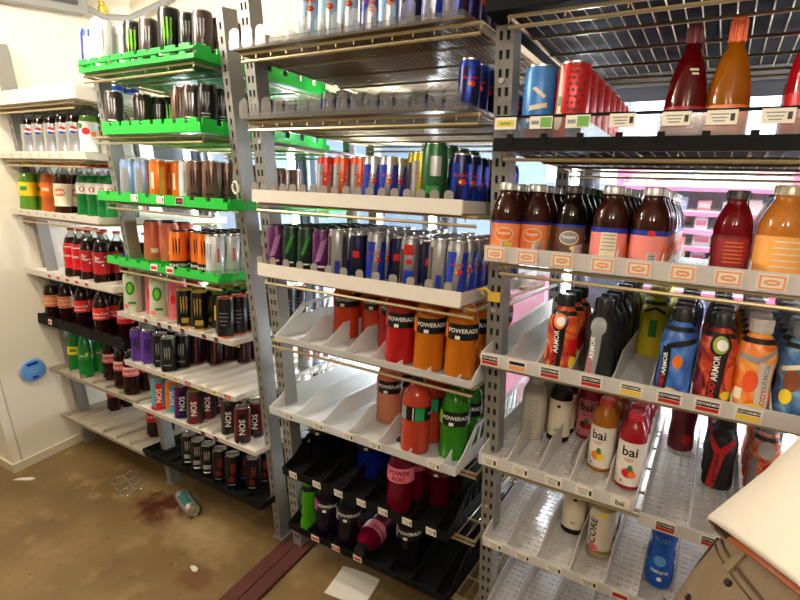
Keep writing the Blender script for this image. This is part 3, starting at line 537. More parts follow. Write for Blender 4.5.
o = h.build('ring_carrier', clear('crumpled_plastic', (225, 225, 220), gloss=.6, frost=.25)); o.location = (-2.40, -.075, 0); o.rotation_euler = (0, 0, rad(-12)); tag(o, 'clear plastic six-pack rings lying on the floor', 'plastic rings')
h = MB(); h.prism_z([(0, 0), (.03, -.006), (.045, .004), (.034, .016), (.010, .014)], .0003, .004); o = h.build('paper_scrap', mat('white_paper', (225, 220, 210))); o.location = (-1.62, -.25, 0); o.rotation_euler = (0, 0, rad(-10)); tag(o, 'small white scrap of paper on the floor near the red board', 'paper scrap')
h = MB(); h.prism_z([(0, 0), (.12, .012), (.15, .03), (.11, .035), (.03, .02)], .0003, .0035); o = h.build('paper_scrap', mat('white_paper', (225, 220, 210))); o.location = (-2.88, -.34, 0); o.rotation_euler = (0, 0, rad(20)); o.scale = (.7, 1, 1); tag(o, 'pale torn strip lying on the floor by the left wall', 'paper scrap')
place('floor_can', (-1.995, -.005, .0334), (PI/2, 0, rad(72)), 'silver and green can lying on its side on the floor', 'dropped drinks', 'XYZ')

# ------------------------------------------------------------------ racks
POSTD = mat('post_slot_shade', (26, 25, 24), rough=.7, noise=.1)  # near-black plate colour stands in for the shade inside the posts
POSTM = mat('rack_post_grey', (142, 140, 135), rough=.42, metal=.3, noise=.08, nscale=20); WIRE = mat('zinc_wire', (186, 168, 128), rough=.32, metal=.65, noise=.1, nscale=30)
WIRED = mat('bright_zinc_wire', (205, 200, 190), rough=.3, metal=.7, noise=.08)
def post(nm, x0, w, y0, d, top, par, cols=2, front=-1):
    h = MB(); t_ = .003; ya = y0; pit = .0406
    sw = .0085; gap = (w-cols*sw)/(cols+1)
    xs = [x0+gap+i*(sw+gap) for i in range(cols)]
    edges = [x0]+[v for s in xs for v in (s, s+sw)]+[x0+w]
    for i in range(0, len(edges), 2): h.box(edges[i], edges[i+1], ya, ya+t_, .004, top)
    nz = int((top-.06)/pit)
    for s in xs:
        z = .004
        for k in range(nz+1):
            z2 = .05+k*pit
            if z2 > top-.03: break
            h.box(s, s+sw, ya+.0002, ya+t_-.0002, z, z2); z = z2+.020
        h.box(s, s+sw, ya+.0002, ya+t_-.0002, z, top)
    h.box(x0, x0+t_, ya+t_, ya+d, .004, top); h.box(x0+w-t_, x0+w, ya+t_, ya+d, .004, top)
    h.box(x0+t_, x0+w-t_, ya+.009, ya+.011, .004, top, 1)  # dark plate added close behind the slots so they read as shaded
    h.box(x0-.01, x0+w+.01, ya-.006, ya+d+.006, 0, .004)
    return h.build(nm, [POSTM, POSTD], par, smooth=False)
def rack(lab, loc_x, front_posts, rear_posts, levels, x0, x1, m, rails=(), back=(), fine=()):
    t = thing('shelving_rack', lab, 'rack', (loc_x, 0, 0))
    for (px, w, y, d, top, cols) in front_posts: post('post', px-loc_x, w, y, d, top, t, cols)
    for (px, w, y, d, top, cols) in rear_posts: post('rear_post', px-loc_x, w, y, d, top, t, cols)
    for z0 in levels:
        h = MB(); a, c = x0-loc_x, x1-loc_x
        def P(x, s, dz): return (x, s*C8+dz*S8, z0-s*S8+dz*C8)
        s0 = .03 if z0 in back else -.012
        for s, dz, r in ((s0, -.008, .0045), (s0, -.022 if z0 in back else -.030, .0045), (.14, -.012, .004), (.30, -.012, .004), (.46, -.012, .004), (.62, -.012, .0045), (.62, -.03, .0045)):
            h.tube([P(a, s, dz), P(c, s, dz)], r, 6)
        n = int((c-a)/(.0145 if z0 in fine else .030))
        for i in range(n+1):
            x = a+(c-a)*i/n
            h.tube(([P(x, s0, -.021)] if i % 4 == 0 else [])+[P(x, s0, -.0045), P(x, .62, -.0045)], .0016, 4)
        for x in (a, c):
            h.tube([P(x, s0, -.008), P(x, .62, -.008)], .005, 6)
        h.build('wire_shelf', m, t)
    for (x, za, zb) in rails:
        h = MB(); h.tube([(x-loc_x, .04, za), (x-loc_x, .66, zb)], .007, 6); h.build('side_rail', WIRED, t)
    return t
k3 = 1.25/1.22
Yp = .045
ZA = dict(A1=1.79, A2=1.557, A3=1.29, A4=.985, A5=.715, A6=.435, A7=.15)
ZB = dict(B1=1.875, B2=1.65, B3=1.395, B4=1.125, B5=.882, B6=.64, B7=.42, B8=.16)
ZC = dict(C1=1.88, C2=1.683, C3=1.434, C4=1.185, C5=.950, C6=.645, C7=.39, C8=.136)
def zf(d): return {k: 1.64+(v-1.64)*1.19/1.22 for k, v in d.items()}
ZD = dict(D1=1.884, D2=1.600, D3=1.319, D4=1.03, D5=.698, D6=.437, D7=.16)
ZA, ZB, ZC, ZD = zf(ZA), zf(ZB), zf(ZC), zf(ZD)
rack('grey rack of soda bottles against the left wall', -2.5, [(-2.935, .034, Yp, .055, 2.06, 1)], [(-2.93, .034, .66, .05, 1.95, 1)], list(ZA.values()), -2.90, -2.23, WIRE, back=[ZA[k] for k in ('A4', 'A5', 'A6', 'A7')])
rack('grey rack with green trays of energy cans, second from the left wall', -1.77, [(-2.175, .032, Yp, .055, 1.85, 1), (-1.44, .032, Yp, .060, 2.02, 1)], [(-2.17, .034, .66, .05, 1.9, 1), (-1.44, .034, .66, .05, 1.9, 1)], list(ZB.values()), -2.13, -1.50, WIRE, back=[ZB[k] for k in ('B5', 'B6', 'B7', 'B8')])
rack('middle grey rack of slim cans and sports drinks', -.9, [(-1.335, .042, Yp, .055, 2.06, 2)], [(-1.32, .042, .66, .05, 1.9, 2)], list(ZC.values()), -1.28, -.52, WIRE, [(-1.30, 1.62, 1.54), (-1.30, .9, .82)], [ZC[k] for k in ('C6', 'C7', 'C8')], [ZC['C1'], ZC['C2']])
rack('nearest grey rack of tea and sports bottles at right', -.1, [(-.508, .044, Yp, .050, 1.868, 2), (.40, .042, Yp, .05, 1.868, 2)], [(-.515, .042, .66, .05, 1.9, 2), (.40, .042, .66, .05, 1.9, 2)], list(ZD.values()), -.455, .39, WIRE, [(-.49, 1.18, 1.09), (-.49, 1.75, 1.66), (-.49, .55, .46)], [ZD[k] for k in ('D4', 'D5', 'D6', 'D7')])

# ------------------------------------------------------------------ trays
PGREEN = liquid('green_plastic', (40, 205, 70), .25, .3); PWHITE = mat('white_plastic', (226, 218, 206), rough=.45, noise=.03); PGREY = mat('shaded_white_plastic', (168, 156, 134), rough=.6, noise=.15, nscale=8); PBLACK = mat('black_plastic', (15, 14, 14), rough=.7, noise=.2, spec=.15); SMOKE = clear('smoky_deck', (170, 150, 118), gloss=.2, frost=.45, rough=.3); PTAB = liquid('shaded_finger_plastic', (176, 168, 160), .4, .3)  # low left tray and finger dividers: shade painted into greyer plastic colours
PFROST = clear('frosted_plastic', (246, 246, 244), gloss=.15, frost=.88, rough=.25); PFROST2 = clear('half_frosted_plastic', (250, 246, 242), gloss=.2, frost=.84, rough=.2)
PCLEAR = clear('clear_plastic', (252, 252, 252), gloss=.4, frost=.045, rough=.12); PLINE = clear('clear_divider', (236, 240, 240), gloss=.4, frost=.14, rough=.1)
PAPER = mat('tag_paper', (240, 232, 214), rough=.5, noise=.03); TAGO = mat('tag_orange', (242, 160, 108), rough=.5, noise=.05); TAGR = mat('tag_red', (190, 30, 30), rough=.5, noise=.05); TAGY = mat('tag_yellow', (236, 200, 70), rough=.5, noise=.05); TAGG = mat('tag_green', (110, 170, 80), rough=.5, noise=.05); TAGK = mat('tag_black', (30, 26, 26), rough=.5, noise=.05)
def flat(mb, g, x, y, z, mi):        # flat printing on the front (-y) face
    for vs, fs in shapes(g): mb.add([(x+u, y, z+v) for u, v in vs], fs, mi)
def tagmesh(style, w=.044, h=.026):
    mb = MB(); mb.box(-w/2, w/2, -.0012, 0, 0, h, 0); mats = [PAPER]
    def M(m):
        if m not in mats: mats.append(m)
        return mats.index(m)
    y = -.0016
    if style == 'armor':
        flat(mb, ('r', w*.86, h*.45), 0, y, h*.66, M(TAGK)); flat(mb, ('r', w*.86, h*.30), 0, y, h*.24, M(TAGR)); flat(mb, ('t', 'BODYARMOR', h*.22), 0, y-.0003, h*.68, M(WHITE))
    elif style == 'armory': flat(mb, ('r', w*.86, h*.40), 0, y, h*.26, M(TAGY)); flat(mb, ('r', w*.8, h*.34), 0, y, h*.7, M(TAGK)); flat(mb, ('t', 'BODYARMOR', h*.2), 0, y-.0003, h*.7, M(WHITE))
    elif style == 'armoro': flat(mb, ('r', w*.86, h*.38), 0, y, h*.26, M(TAGO)); flat(mb, ('r', w*.8, h*.3), 0, y, h*.7, M(TAGK))
    elif style == 'snap': flat(mb, ('r', w*.88, h*.84), 0, y, h*.5, M(TAGO)); flat(mb, ('r', w*.72, h*.62), 0, y-.0003, h*.5, M(PAPER)); flat(mb, ('e', w*.28, h*.2), 0, y-.0006, h*.5, M(TAGO)); flat(mb, ('r', w*.3, h*.08), 0, y-.0009, h*.5, M(PAPER))
    elif style == 'bai': flat(mb, ('t', 'bai', h*.5), 0, y, h*.5, M(BLACK))
    elif style == 'green': flat(mb, ('r', w*.48, h*.8), w*.22, y, h*.5, M(TAGG)); flat(mb, ('r', w*.34, h*.3), -w*.25, y, h*.5, M(GREY))
    elif style == 'red': flat(mb, ('r', w*.8, h*.5), 0, y, h*.45, M(TAGR))
    elif style == 'yel': flat(mb, ('r', w*.8, h*.5), 0, y, h*.5, M(TAGY)); flat(mb, ('r', w*.5, h*.2), 0, y-.0003, h*.5, M(TAGG))
    elif style == 'dark': flat(mb, ('r', w*.9, h*.84), 0, y, h*.5, M(TAGK)); flat(mb, ('r', w*.5, h*.2), 0, y-.0003, h*.5, M(TAGR))
    elif style == 'pink': flat(mb, ('r', w*.9, h*.7), 0, y, h*.5, M(TAGR)); flat(mb, ('r', w*.6, h*.15), 0, y-.0003, h*.5, M(PAPER))
    else:
        for i, q in enumerate((.72, .48, .26)): flat(mb, ('r', w*(.6-.1*i), h*.09), -w*.08, y, h*q, M(GREY))
        flat(mb, ('r', w*.14, h*.5), w*.34, y, h*.5, M(TAGK))
    return mb.mesh('price_tag', mats, smooth=False)
_TG = {}
def tray(sh, nm, lab, x0, x1, z0, style, m, divs=(), tags=(), phrase='', d=.62, dm=None, lip=.03, tagw=.044, tagh=.026, deckm=None, th=.006, tagz=None):
    SHELF[sh] = (z0, th, phrase); x0 *= .978; x1 *= .978; tags = [(a*.978, b) for a, b in tags]
    t = thing(nm, lab, 'shelf tray', ((x0+x1)/2, 0, z0), (-TILT, 0, 0)); xc = (x0+x1)/2; a, c = x0-xc, x1-xc
    yf = -.03
    # deck
    h = MB()
    if style in ('slot', 'slotlip'):
        y = yf+.004
        while y < d: h.box(a, c, y, min(d, y+.019), 0, th*.8); y += .0255
        n = max(3, int((c-a)/.021))
        for i in range(n+1): x = a+(c-a-.006)*i/n; h.box(x, x+.006, yf, d, th*.15, th)
    else: h.box(a, c, yf, d, 0, th)
    h.build('deck', deckm or m, t, smooth=False)
    # front lip
    h = MB(); w = c-a
    if style == 'green':       # notched lip standing proud, with a row of openings and notched sides
        n = 9; q = w/n
        h.box(a, c, yf-.006, yf, 0, lip*.32)
        for i in range(n):
            xa = a+i*q; h.box(xa, xa+q*.72, yf-.006, yf, lip*.62, lip); h.box(xa, xa+q*.16, yf-.006, yf, lip*.32, lip*.62); h.box(xa+q*.16, xa+q*.42, yf-.006, yf, lip*.32, lip*.62); h.box(xa+q*.72, xa+q, yf-.006, yf, lip*.55, lip*.78)
        h.box(a, c, yf-.012, yf-.006, lip*.56, lip*.62)
    elif style == 'greensolid':
        n = 9; q = w/n; h.box(a, c, yf-.006, yf, 0, lip*.66)
        for i in range(n): h.box(a+i*q, a+i*q+q*.74, yf-.006, yf, lip*.66, lip)
    elif style == 'castle':
        n = 9; q = w/n; h.box(a, c, yf-.006, yf, 0, lip*.7)
        for i in range(n): h.box(a+i*q, a+i*q+q*.86, yf-.006, yf, lip*.7, lip)
    elif style == 'fingers': h.box(a, c, yf-.004, yf, -.004, lip)
    elif style == 'panel':
        h.box(a, c, yf-.005, yf+.012, -.012, .016); h.box(a, c, yf-.005, yf, lip-.006, lip)
        n = 11
        for i in range(n): xx = a+w*(i+.5)/n; h.box(xx-.007, xx+.007, yf-.007, yf-.005, .004, .024)
    else: h.prism_x([(yf, 0), (yf-.004, 0), (yf-.010, lip), (yf-.006, lip)], a, c)
    h.build('front_lip', PBLACK if style == 'panel' else m, t, smooth=False)
    if style == 'panel':
        h = MB(); h.box(a, c, yf-.004, yf-.001, .016, lip-.006); h.build('front_panel', PCLEAR, t, smooth=False, label='clear front panel')
    # dividers
    def tab(x, hh, ww):
        p = [(x-ww/2, th), (x+ww/2, th), (x+ww/2, hh-ww*.4)]+[(x+ww/2*math.cos(PI*k/8), hh-ww*.4+ww*.4*math.sin(PI*k/8)) for k in range(1, 8)]+[(x-ww/2, hh-ww*.4)]
        return p
    for x in divs:
        x -= xc; h = MB()
        if style == 'fingers':
            h.prism_y(tab(x, lip+.022, .026), yf+.004, yf+.0075); h.box(x-.0015, x+.0015, yf+.0075, d-.02, th, th+.025)
        elif style == 'tabs':
            h.prism_y(tab(x, .062, .036), yf+.004, yf+.0065); h.box(x-.001, x+.001, yf+.0065, d-.02, th, th+.03)
        elif style in ('fin', 'slot', 'slotlip'):
            hh = .075 if style != 'slotlip' else .055
            pts = [(yf, th), (yf, lip)]+([(yf+.03, lip+.004), (yf+.12, hh)] if style != 'slotlip' else [(yf+.01, hh)])+[(d-.01, hh), (d-.01, th)]
            h.prism_x(pts, x-.0013, x+.0013)
        elif style == 'panel': h.prism_x([(yf+.013, th), (yf+.013, .06), (d-.01, .06), (d-.01, th)], x-.001, x+.001)
        else: h.box(x-.0015, x+.0015, yf+.01, d-.02, th, th+.018)
        h.build('divider', dm or m, t, smooth=False)
    # ends
    for e, x in (('left', a), ('right', c)):
        h = MB()
        if style in ('green', 'greensolid'):
            n = 8; L = d-yf; 
            h.box(x-.0025, x+.0025, yf, d, 0, lip*.62)
            for i in range(n): y = yf+L*i/n; h.box(x-.0025, x+.0025, y, y+L/n*.72, lip*.62, lip*(1.5 if i > 1 else 1))
            h.box(x-.0025, x+.0025, yf+L*.25, d, lip*1.5, lip*1.75)
        elif style == 'fin' and sh[0] == 'C':      # high side wing with a row of slanted openings
            h.prism_x([(yf, 0), (yf, lip), (yf+.05, .05), (d, .05), (d, 0)], x-.0015, x+.0015)
            h.prism_x([(.10, .10), (.10, .112), (d, .150), (d, .135)], x-.0015, x+.0015)
            h.prism_x([(.02, .05), (.10, .112), (.12, .10), (.07, .05)], x-.0015, x+.0015)
            for i in range(9): y = .12+i*.052; h.prism_x([(y, .05), (y+.016, .101+.003*i), (y+.032, .102+.003*i), (y+.018, .05)], x-.0014, x+.0014)
        elif style in ('fin', 'slot'):
            h.prism_x([(yf, 0), (yf, lip), (yf+.12, .06), (d, .09), (d, 0)], x-.0015, x+.0015)
        else: h.box(x-.0015, x+.0015, yf, d, 0, max(.012, lip*(.95 if style != 'panel' else .9)))
        h.build('end_panel', (PCLEAR if style in ('tabs', 'panel') else m), t, smooth=False)
    for i, tg in enumerate(tags):
        x, st = tg
        if (st, tagw, tagh) not in _TG: _TG[(st, tagw, tagh)] = tagmesh(st, tagw, tagh)
        o = obj('price_tag', _TG[(st, tagw, tagh)], t)
        slope = style not in ('fingers', 'panel', 'green', 'greensolid', 'castle')
        o.location = (x-xc, (yf-.0078 if not slope else yf-.0062-.006*.3), (tagz if tagz is not None else max(.002, (lip-tagh)/2)))
        if slope: o.rotation_euler = (rad(9), 0, 0); o.location.y = yf-.0058
    return t
def span(a, b, n): return [a+(b-a)*i/(n-1) for i in range(n)]
# rack A
AX0, AX1 = -3.005, -2.235
tray('A1', 'shelf_tray', 'empty cream tray on the top of the left-wall rack', AX0, AX1, ZA['A1'], 'lip', PWHITE, span(AX0+.1, AX1-.1, 6), phrase='top left shelf', lip=.055)
tray('A2', 'shelf_tray', 'cream tray of diet cola with a row of little price tags', AX0, AX1, ZA['A2'], 'lip', PWHITE, span(AX0+.1, AX1-.1, 6), [(x, 'plain') for x in span(AX0+.06, AX1-.2, 7)], 'diet cola shelf', lip=.03, tagw=.028, tagh=.022)
tray('A3', 'shelf_tray', 'cream tray holding root beer and green lemon soda bottles', AX0, AX1, ZA['A3'], 'lip', PWHITE, span(AX0+.1, AX1-.1, 6), [(x, 'plain') for x in span(AX0+.1, AX1-.2, 7)], 'root beer shelf', lip=.03, tagw=.034, tagh=.026)
tray('A4', 'shelf_tray', 'cream tray holding red-labelled sodas, third from the floor cola trays', AX0, AX1, ZA['A4'], 'lip', PWHITE, span(AX0+.1, AX1-.1, 6), [(x, 'red') for x in span(AX0+.24, AX1-.2, 5)], 'red soda shelf', lip=.03, tagw=.036, tagh=.028)
tray('A5', 'shelf_tray', 'black tray of orange-capped colas by the left wall', AX0, AX1, ZA['A5'], 'castle', PBLACK, span(AX0+.1, AX1-.1, 6), [(AX0+.13, 'red')], 'black cola shelf', lip=.05, tagw=.03)
tray('A6', 'shelf_tray', 'white tray with green bottles and colas above the lowest left tray', AX0, AX1, ZA['A6'], 'lip', PGREY, span(AX0+.1, AX1-.1, 6), phrase='green bottle shelf', lip=.022)
tray('A7', 'shelf_tray', 'nearly empty white tray lowest by the left wall', AX0, AX1, ZA['A7'], 'lip', PGREY, span(AX0+.1, AX1-.1, 6), phrase='lowest cola shelf', lip=.02)
row('A1', 1, 'blue_pet', -2.30, .20, 2, 'clear bottle with blue cap and blue label')
A2 = [(-2.80, 'diet', 'diet cola bottle with round emblem'), (-2.70, 'diet', 'silver-labelled diet cola bottle'), (-2.60, 'diet', 'silver-labelled diet cola bottle'), (-2.50, 'diet', 'silver-labelled diet cola bottle'), (-2.41, 'diet', 'silver-labelled diet cola bottle'), (-2.31, 'fruit', 'bottle with red and green fruit label')]
for i, (x, k, d) in enumerate(A2): row('A2', i+1, k, x, .05, 3, d)
A3 = [(-2.885, 'lemon', 'yellow-capped green soda bottle', -.025), (-2.80, 'orange', 'orange soda bottle', .03), (-2.70, 'rootbeer', 'brown root beer bottle with orange cap', .10), (-2.615, 'rootbeer', 'brown root beer bottle with oval emblem', .0), (-2.50, 'seven', 'green soda bottle with red cap', .04), (-2.42, 'seven', 'green soda bottle with red cap', .04), (-2.34, 'seven', 'green soda bottle with red cap', .04), (-2.26, 'seven', 'green soda bottle with red cap', .03)]
for i, (x, k, d, y) in enumerate(A3): row('A3', i+1, k, x, .045+y, 2, d, spin=40)
A4 = [(-2.66, 'pack_red', 'all-red wrapped cola bottle', .05), (-2.585, 'pack_red', 'all-red wrapped cola bottle', .05), (-2.505, 'pepper', 'dark cola bottle with large red label', .045), (-2.40, 'pepper', 'dark cola bottle with large red label', .045), (-2.30, 'pepsi', 'blue-labelled cola bottle with round emblem', .12)]
for i, (x, k, d, y) in enumerate(A4): row('A4', i+1, k, x, y, 2, d, spin=45)
A5 = [(-2.885, 'coke_tan', 'cola bottle with tan label', .012), (-2.805, 'coke_tan', 'cola bottle with tan label', .04), (-2.66, 'coke_orange', 'orange-capped cola bottle', .045), (-2.54, 'coke_orange', 'orange-capped cola bottle', .11), (-2.45, 'coke_orange', 'orange-capped cola bottle', .02), (-2.30, 'coke', 'red-capped cola bottle', .05)]
for i, (x, k, d, y) in enumerate(A5): row('A5', i+1, k, x, y, 3, d, spin=45)
A6 = [(-2.83, 'sprite', 'green bottle with yellow label', .045), (-2.70, 'sprite2', 'lime green bottle with dark label', .03), (-2.57, 'coke_pink', 'cola bottle with faded red label', .08), (-2.42, 'coke_pink', 'cola bottle with faded red label', .05), (-2.31, 'coke_pink', 'cola bottle with faded red label', .03)]
for i, (x, k, d, y) in enumerate(A6): row('A6', i+1, k, x, y, 2, d, spin=45)
row('A7', 1, 'coke', -2.80, .18, 2, 'dark cola bottle'); row('A7', 2, 'coke', -2.34, .12, 2, 'dark cola bottle')

# rack B
def btray(sh, lab, x0, x1, style, m, phrase, tags=(), lip=.045, **k): tray(sh, 'can_tray', lab, x0, x1, ZB[sh], style, m, span(x0+.07, x1-.07, 9), tags, phrase, lip=lip, **k)
btray('B1', 'green plastic tray on top of the energy-can rack', -2.168, -1.5, 'green', PGREEN, 'top green shelf')
btray('B2', 'green plastic tray, second from the top of the energy-can rack', -2.086, -1.515, 'greensolid', PGREEN, 'second green shelf')
btray('B3', 'green plastic tray with three small black and white tags', -2.208, -1.43, 'greensolid', PGREEN, 'third green shelf', [(-1.95, 'plain'), (-1.79, 'plain'), (-1.68, 'dark')], lip=.036)
btray('B4', 'lowest green plastic tray, with two red tags', -2.23, -1.525, 'greensolid', PGREEN, 'lowest green shelf', [(-1.90, 'red'), (-1.80, 'red')], lip=.032)
btray('B5', 'white can tray just below the lowest green tray', -2.23, -1.5, 'lip', PWHITE, 'highest white can shelf', [(x, 'dark') for x in (-2.02, -1.93, -1.86, -1.78, -1.65, -1.58)], .022, tagw=.026, tagh=.02)
btray('B6', 'half-empty white can tray with coloured tags', -2.25, -1.525, 'lip', PWHITE, 'middle white can shelf', [(-1.96, 'yel'), (-1.88, 'yel'), (-1.80, 'pink'), (-1.72, 'plain'), (-1.64, 'yel'), (-1.56, 'pink')], .024, tagw=.04, tagh=.024)
btray('B7', 'lowest white can tray above the black tray', -2.25, -1.445, 'lip', PWHITE, 'lowest white can shelf', [(-1.75, 'dark'), (-1.67, 'dark')], .022, tagw=.03, tagh=.02)
btray('B8', 'black can tray at the foot of the energy-can rack', -2.25, -1.45, 'castle', PBLACK, 'black can shelf', [], .03)
def rows(sh, L):
    for i, e in enumerate(L):
        x, y, k, n, d = e[:5]; row(sh, i+1, k, x, y, n, d, **(e[5] if len(e) > 5 else {}))
rows('B1', [(-2.155, .03, 'blu_wht', 1, 'tall blue and white can'), (-2.075, .03, 'wht_big', 2, 'large plain white can'), (-1.99, .10, 'sil_pur', 1, 'short silver and purple can'), (-1.875, .03, 'blk_claw', 2, 'black can with green claw mark'), (-1.785, .03, 'gun_text', 2, 'dark grey can'), (-1.68, .035, 'blk_claw_big', 2, 'large black can with green claw'), (-1.60, .05, 'blk_text', 3, 'black can with grey print'), (-1.53, .05, 'gun_text', 7, 'dark grey can')])
rows('B2', [(-2.05, .02, 'gun_text', 1, 'dark grey metallic can'), (-1.975, .09, 'gun_text', 2, 'dark grey metallic can'), (-1.925, .18, 'blk_claw', 2, 'black can with green claw'), (-1.80, .20, 'blk_claw', 2, 'black can with green claw'), (-1.685, .045, 'brz', 3, 'bronze metallic can'), (-1.615, .04, 'gun_text', 3, 'dark metallic can'), (-1.545, .045, 'blk_text', 7, 'black can with blue-grey shine')])
rows('B3', [(-2.15, .10, 'red_slim', 2, 'slim red can'), (-2.02, .02, 'lblu', 2, 'pale blue and silver can'), (-1.945, .03, 'lblu', 2, 'pale blue and silver can'), (-1.855, .03, 'org_plain', 2, 'plain orange can'), (-1.79, .08, 'org_plain', 2, 'plain orange can'), (-1.72, .06, 'wht_slim', 3, 'white and silver can'), (-1.65, .04, 'brz', 4, 'bronze can with dark claw'), (-1.56, .035, 'brz', 7, 'bronze can with dark claw')])
rows('B4', [(-2.08, .11, 'coral', 2, 'tall coral pink can'), (-1.98, .12, 'coral', 2, 'tall coral pink can'), (-1.785, .02, 'org_claw', 5, 'orange can with black claw'), (-1.712, .06, 'org_claw', 5, 'orange can with black claw'), (-1.645, .04, 'org_claw', 5, 'orange can with black claw'), (-1.563, .012, 'wht_claw', 6, 'white can with grey claw')])
rows('B5', [(-2.17, .03, 'leaf_tall', 2, 'tall pale green can with leaf'), (-2.075, .07, 'pink_tall', 2, 'tall pink can'), (-1.985, .03, 'leaf_tall', 2, 'tall pale green can with leaf'), (-1.90, .06, 'pink_tall', 2, 'tall pink can'), (-1.80, .02, 'blk_gold', 6, 'black can with gold top'), (-1.725, .03, 'blk_gold', 6, 'black can with gold top'), (-1.65, .07, 'blk_yel', 5, 'black and yellow can'), (-1.565, .02, 'blk_copper', 7, 'black can with copper top')])
rows('B6', [(-2.18, .02, 'purple', 3, 'purple can'), (-2.11, .025, 'purple', 3, 'purple can'), (-2.035, .03, 'blk_plain', 5, 'black can with grey claw', dict(keys=['blk_plain', 'blk_plain']+['blk_red']*3, dkeys=['black can with grey claw']*2+['black can with red stripes']*3)), (-1.955, .015, 'blk_plain', 5, 'black can with grey claw', dict(keys=['blk_plain', 'blk_plain']+['blk_red']*3, dkeys=['black can with grey claw']*2+['black can with red stripes']*3)), (-1.885, .20, 'blk_red', 5, 'black can with red stripes'), (-1.81, .30, 'blk_red', 4, 'black can with red stripes'), (-1.52, .40, 'wht_claw', 2, 'white can with grey claw')])
rows('B7', [(-2.07, .01, 'nos_teal', 2, 'teal can with red lettering'), (-2.0, .03, 'nos_orange', 2, 'orange and teal can'), (-1.915, .015, 'nos_purple', 2, 'purple can with white lettering'), (-1.825, .012, 'nos_dark', 3, 'gold-topped dark can, big lettering'), (-1.74, .12, 'nos_purple', 2, 'purple can with white lettering'), (-1.63, .03, 'nos_black', 2, 'dark grey can with black band'), (-1.53, .01, 'nos_red', 6, 'maroon can with white lettering')])
rows('B8', [(-1.93, .02, 'blk_white_low', 2, 'black can with white print'), (-1.855, .01, 'blk_white_low', 2, 'black can with white print'), (-1.785, .01, 'blk_white_low', 2, 'black can with white print'), (-1.71, .01, 'blk_red_low', 2, 'black and red can'), (-1.632, .01, 'blk_red_low', 2, 'black and red can'), (-1.545, .045, 'blk_red_low', 2, 'black and red can')])

# rack C
def ctray(sh, lab, x0, x1, style, m, phrase, n, tags=(), lip=.03, **k): tray(sh, 'drink_tray', lab, x0, x1, ZC[sh], style, m, span(x0+.03, x1-.03, n) if n else (), tags, phrase, lip=lip, **k)
ctray('C1', 'clear plastic tray on the very top of the middle rack', -1.33, -.565, 'tabs', PCLEAR, 'top clear shelf', 14, lip=.016, deckm=SMOKE)
ctray('C2', 'nearly empty clear plastic tray, second from top of the middle rack', -1.32, -.555, 'tabs', PCLEAR, 'second clear shelf', 16, lip=.016, deckm=SMOKE)
ctray('C3', 'white tray of short red, yellow and green cans, with finger dividers', -1.31, -.565, 'fingers', PWHITE, 'upper fingered shelf', 18, lip=.034, dm=PTAB)
ctray('C4', 'white tray packed with slim plum and silver cans', -1.32, -.565, 'fingers', PWHITE, 'lower fingered shelf', 13, lip=.038, dm=PTAB)
ctray('C5', 'frosted tray of red and orange sports drinks', -1.27, -.53, 'fin', PFROST, 'red sports drink shelf', 8, lip=.022)
ctray('C6', 'mostly empty frosted tray under the red sports drinks', -1.335, -.575, 'fin', PFROST, 'frosted half-empty shelf', 7, [(-1.24, 'plain'), (-1.10, 'plain'), (-.97, 'plain'), (-.86, 'plain'), (-.645, 'plain')], .03)
ctray('C7', 'upper black tray with a row of white price tags', -1.30, -.60, 'fin', PBLACK, 'upper black tray', 8, [(x, 'plain') for x in (-1.245, -1.13, -1.03, -.93, -.84, -.745, -.655)], .034, tagw=.036, tagh=.026)
ctray('C8', 'bottom black tray near the floor with red tags', -1.30, -.60, 'fin', PBLACK, 'bottom black tray', 8, [(-1.16, 'red'), (-1.06, 'pink'), (-.96, 'red')], .03, tagw=.036, tagh=.024)
rows('C1', [(-1.05, .02, 'bull_sky', 1, 'silver and pale blue can'), (-.99, .025, 'bull_sky', 1, 'silver and pale blue can'), (-.925, .03, 'bull_sky', 1, 'silver and pale blue can'), (-.868, .05, 'bull', 1, 'short silver can'), (-.815, .06, 'bull_sf', 1, 'blue and silver can'), (-.725, .02, 'bull_blue', 2, 'deep blue can'), (-.66, .02, 'bull_tall', 2, 'silver and blue can'), (-.60, .02, 'bull_blue', 4, 'deep blue can')])
rows('C2', [(-1.25, .33, 'bull', 4, 'small silver can'), (-1.185, .33, 'bull', 4, 'small silver can'), (-1.125, .37, 'bull', 4, 'small blue and silver can'), (-1.065, .41, 'bull', 3, 'small blue and silver can'), (-.95, .45, 'bull_navy', 2, 'small navy can'), (-.76, .47, 'bull_navy', 2, 'small dark can'), (-.572, .03, 'bull_short', 9, 'short deep blue can')])
rows('C3', [(-1.25, .34, 'dark_slim', 4, 'slim dark can'), (-1.18, .34, 'dark_slim', 4, 'slim dark can'), (-1.035, .03, 'bull_red', 3, 'short red can'), (-.975, .03, 'bull_orange', 3, 'short tangerine can'), (-.917, .04, 'bull_orange', 3, 'short tangerine can'), (-.868, .03, 'bull', 4, 'short silver can'), (-.813, .03, 'bull', 4, 'short silver and blue can'), (-.765, .10, 'bull_yel', 3, 'short yellow can'), (-.72, .05, 'bull_yel', 4, 'short yellow can'), (-.668, .03, 'green', 4, 'wide green can'), (-.60, .05, 'bull_navy', 7, 'navy can')])
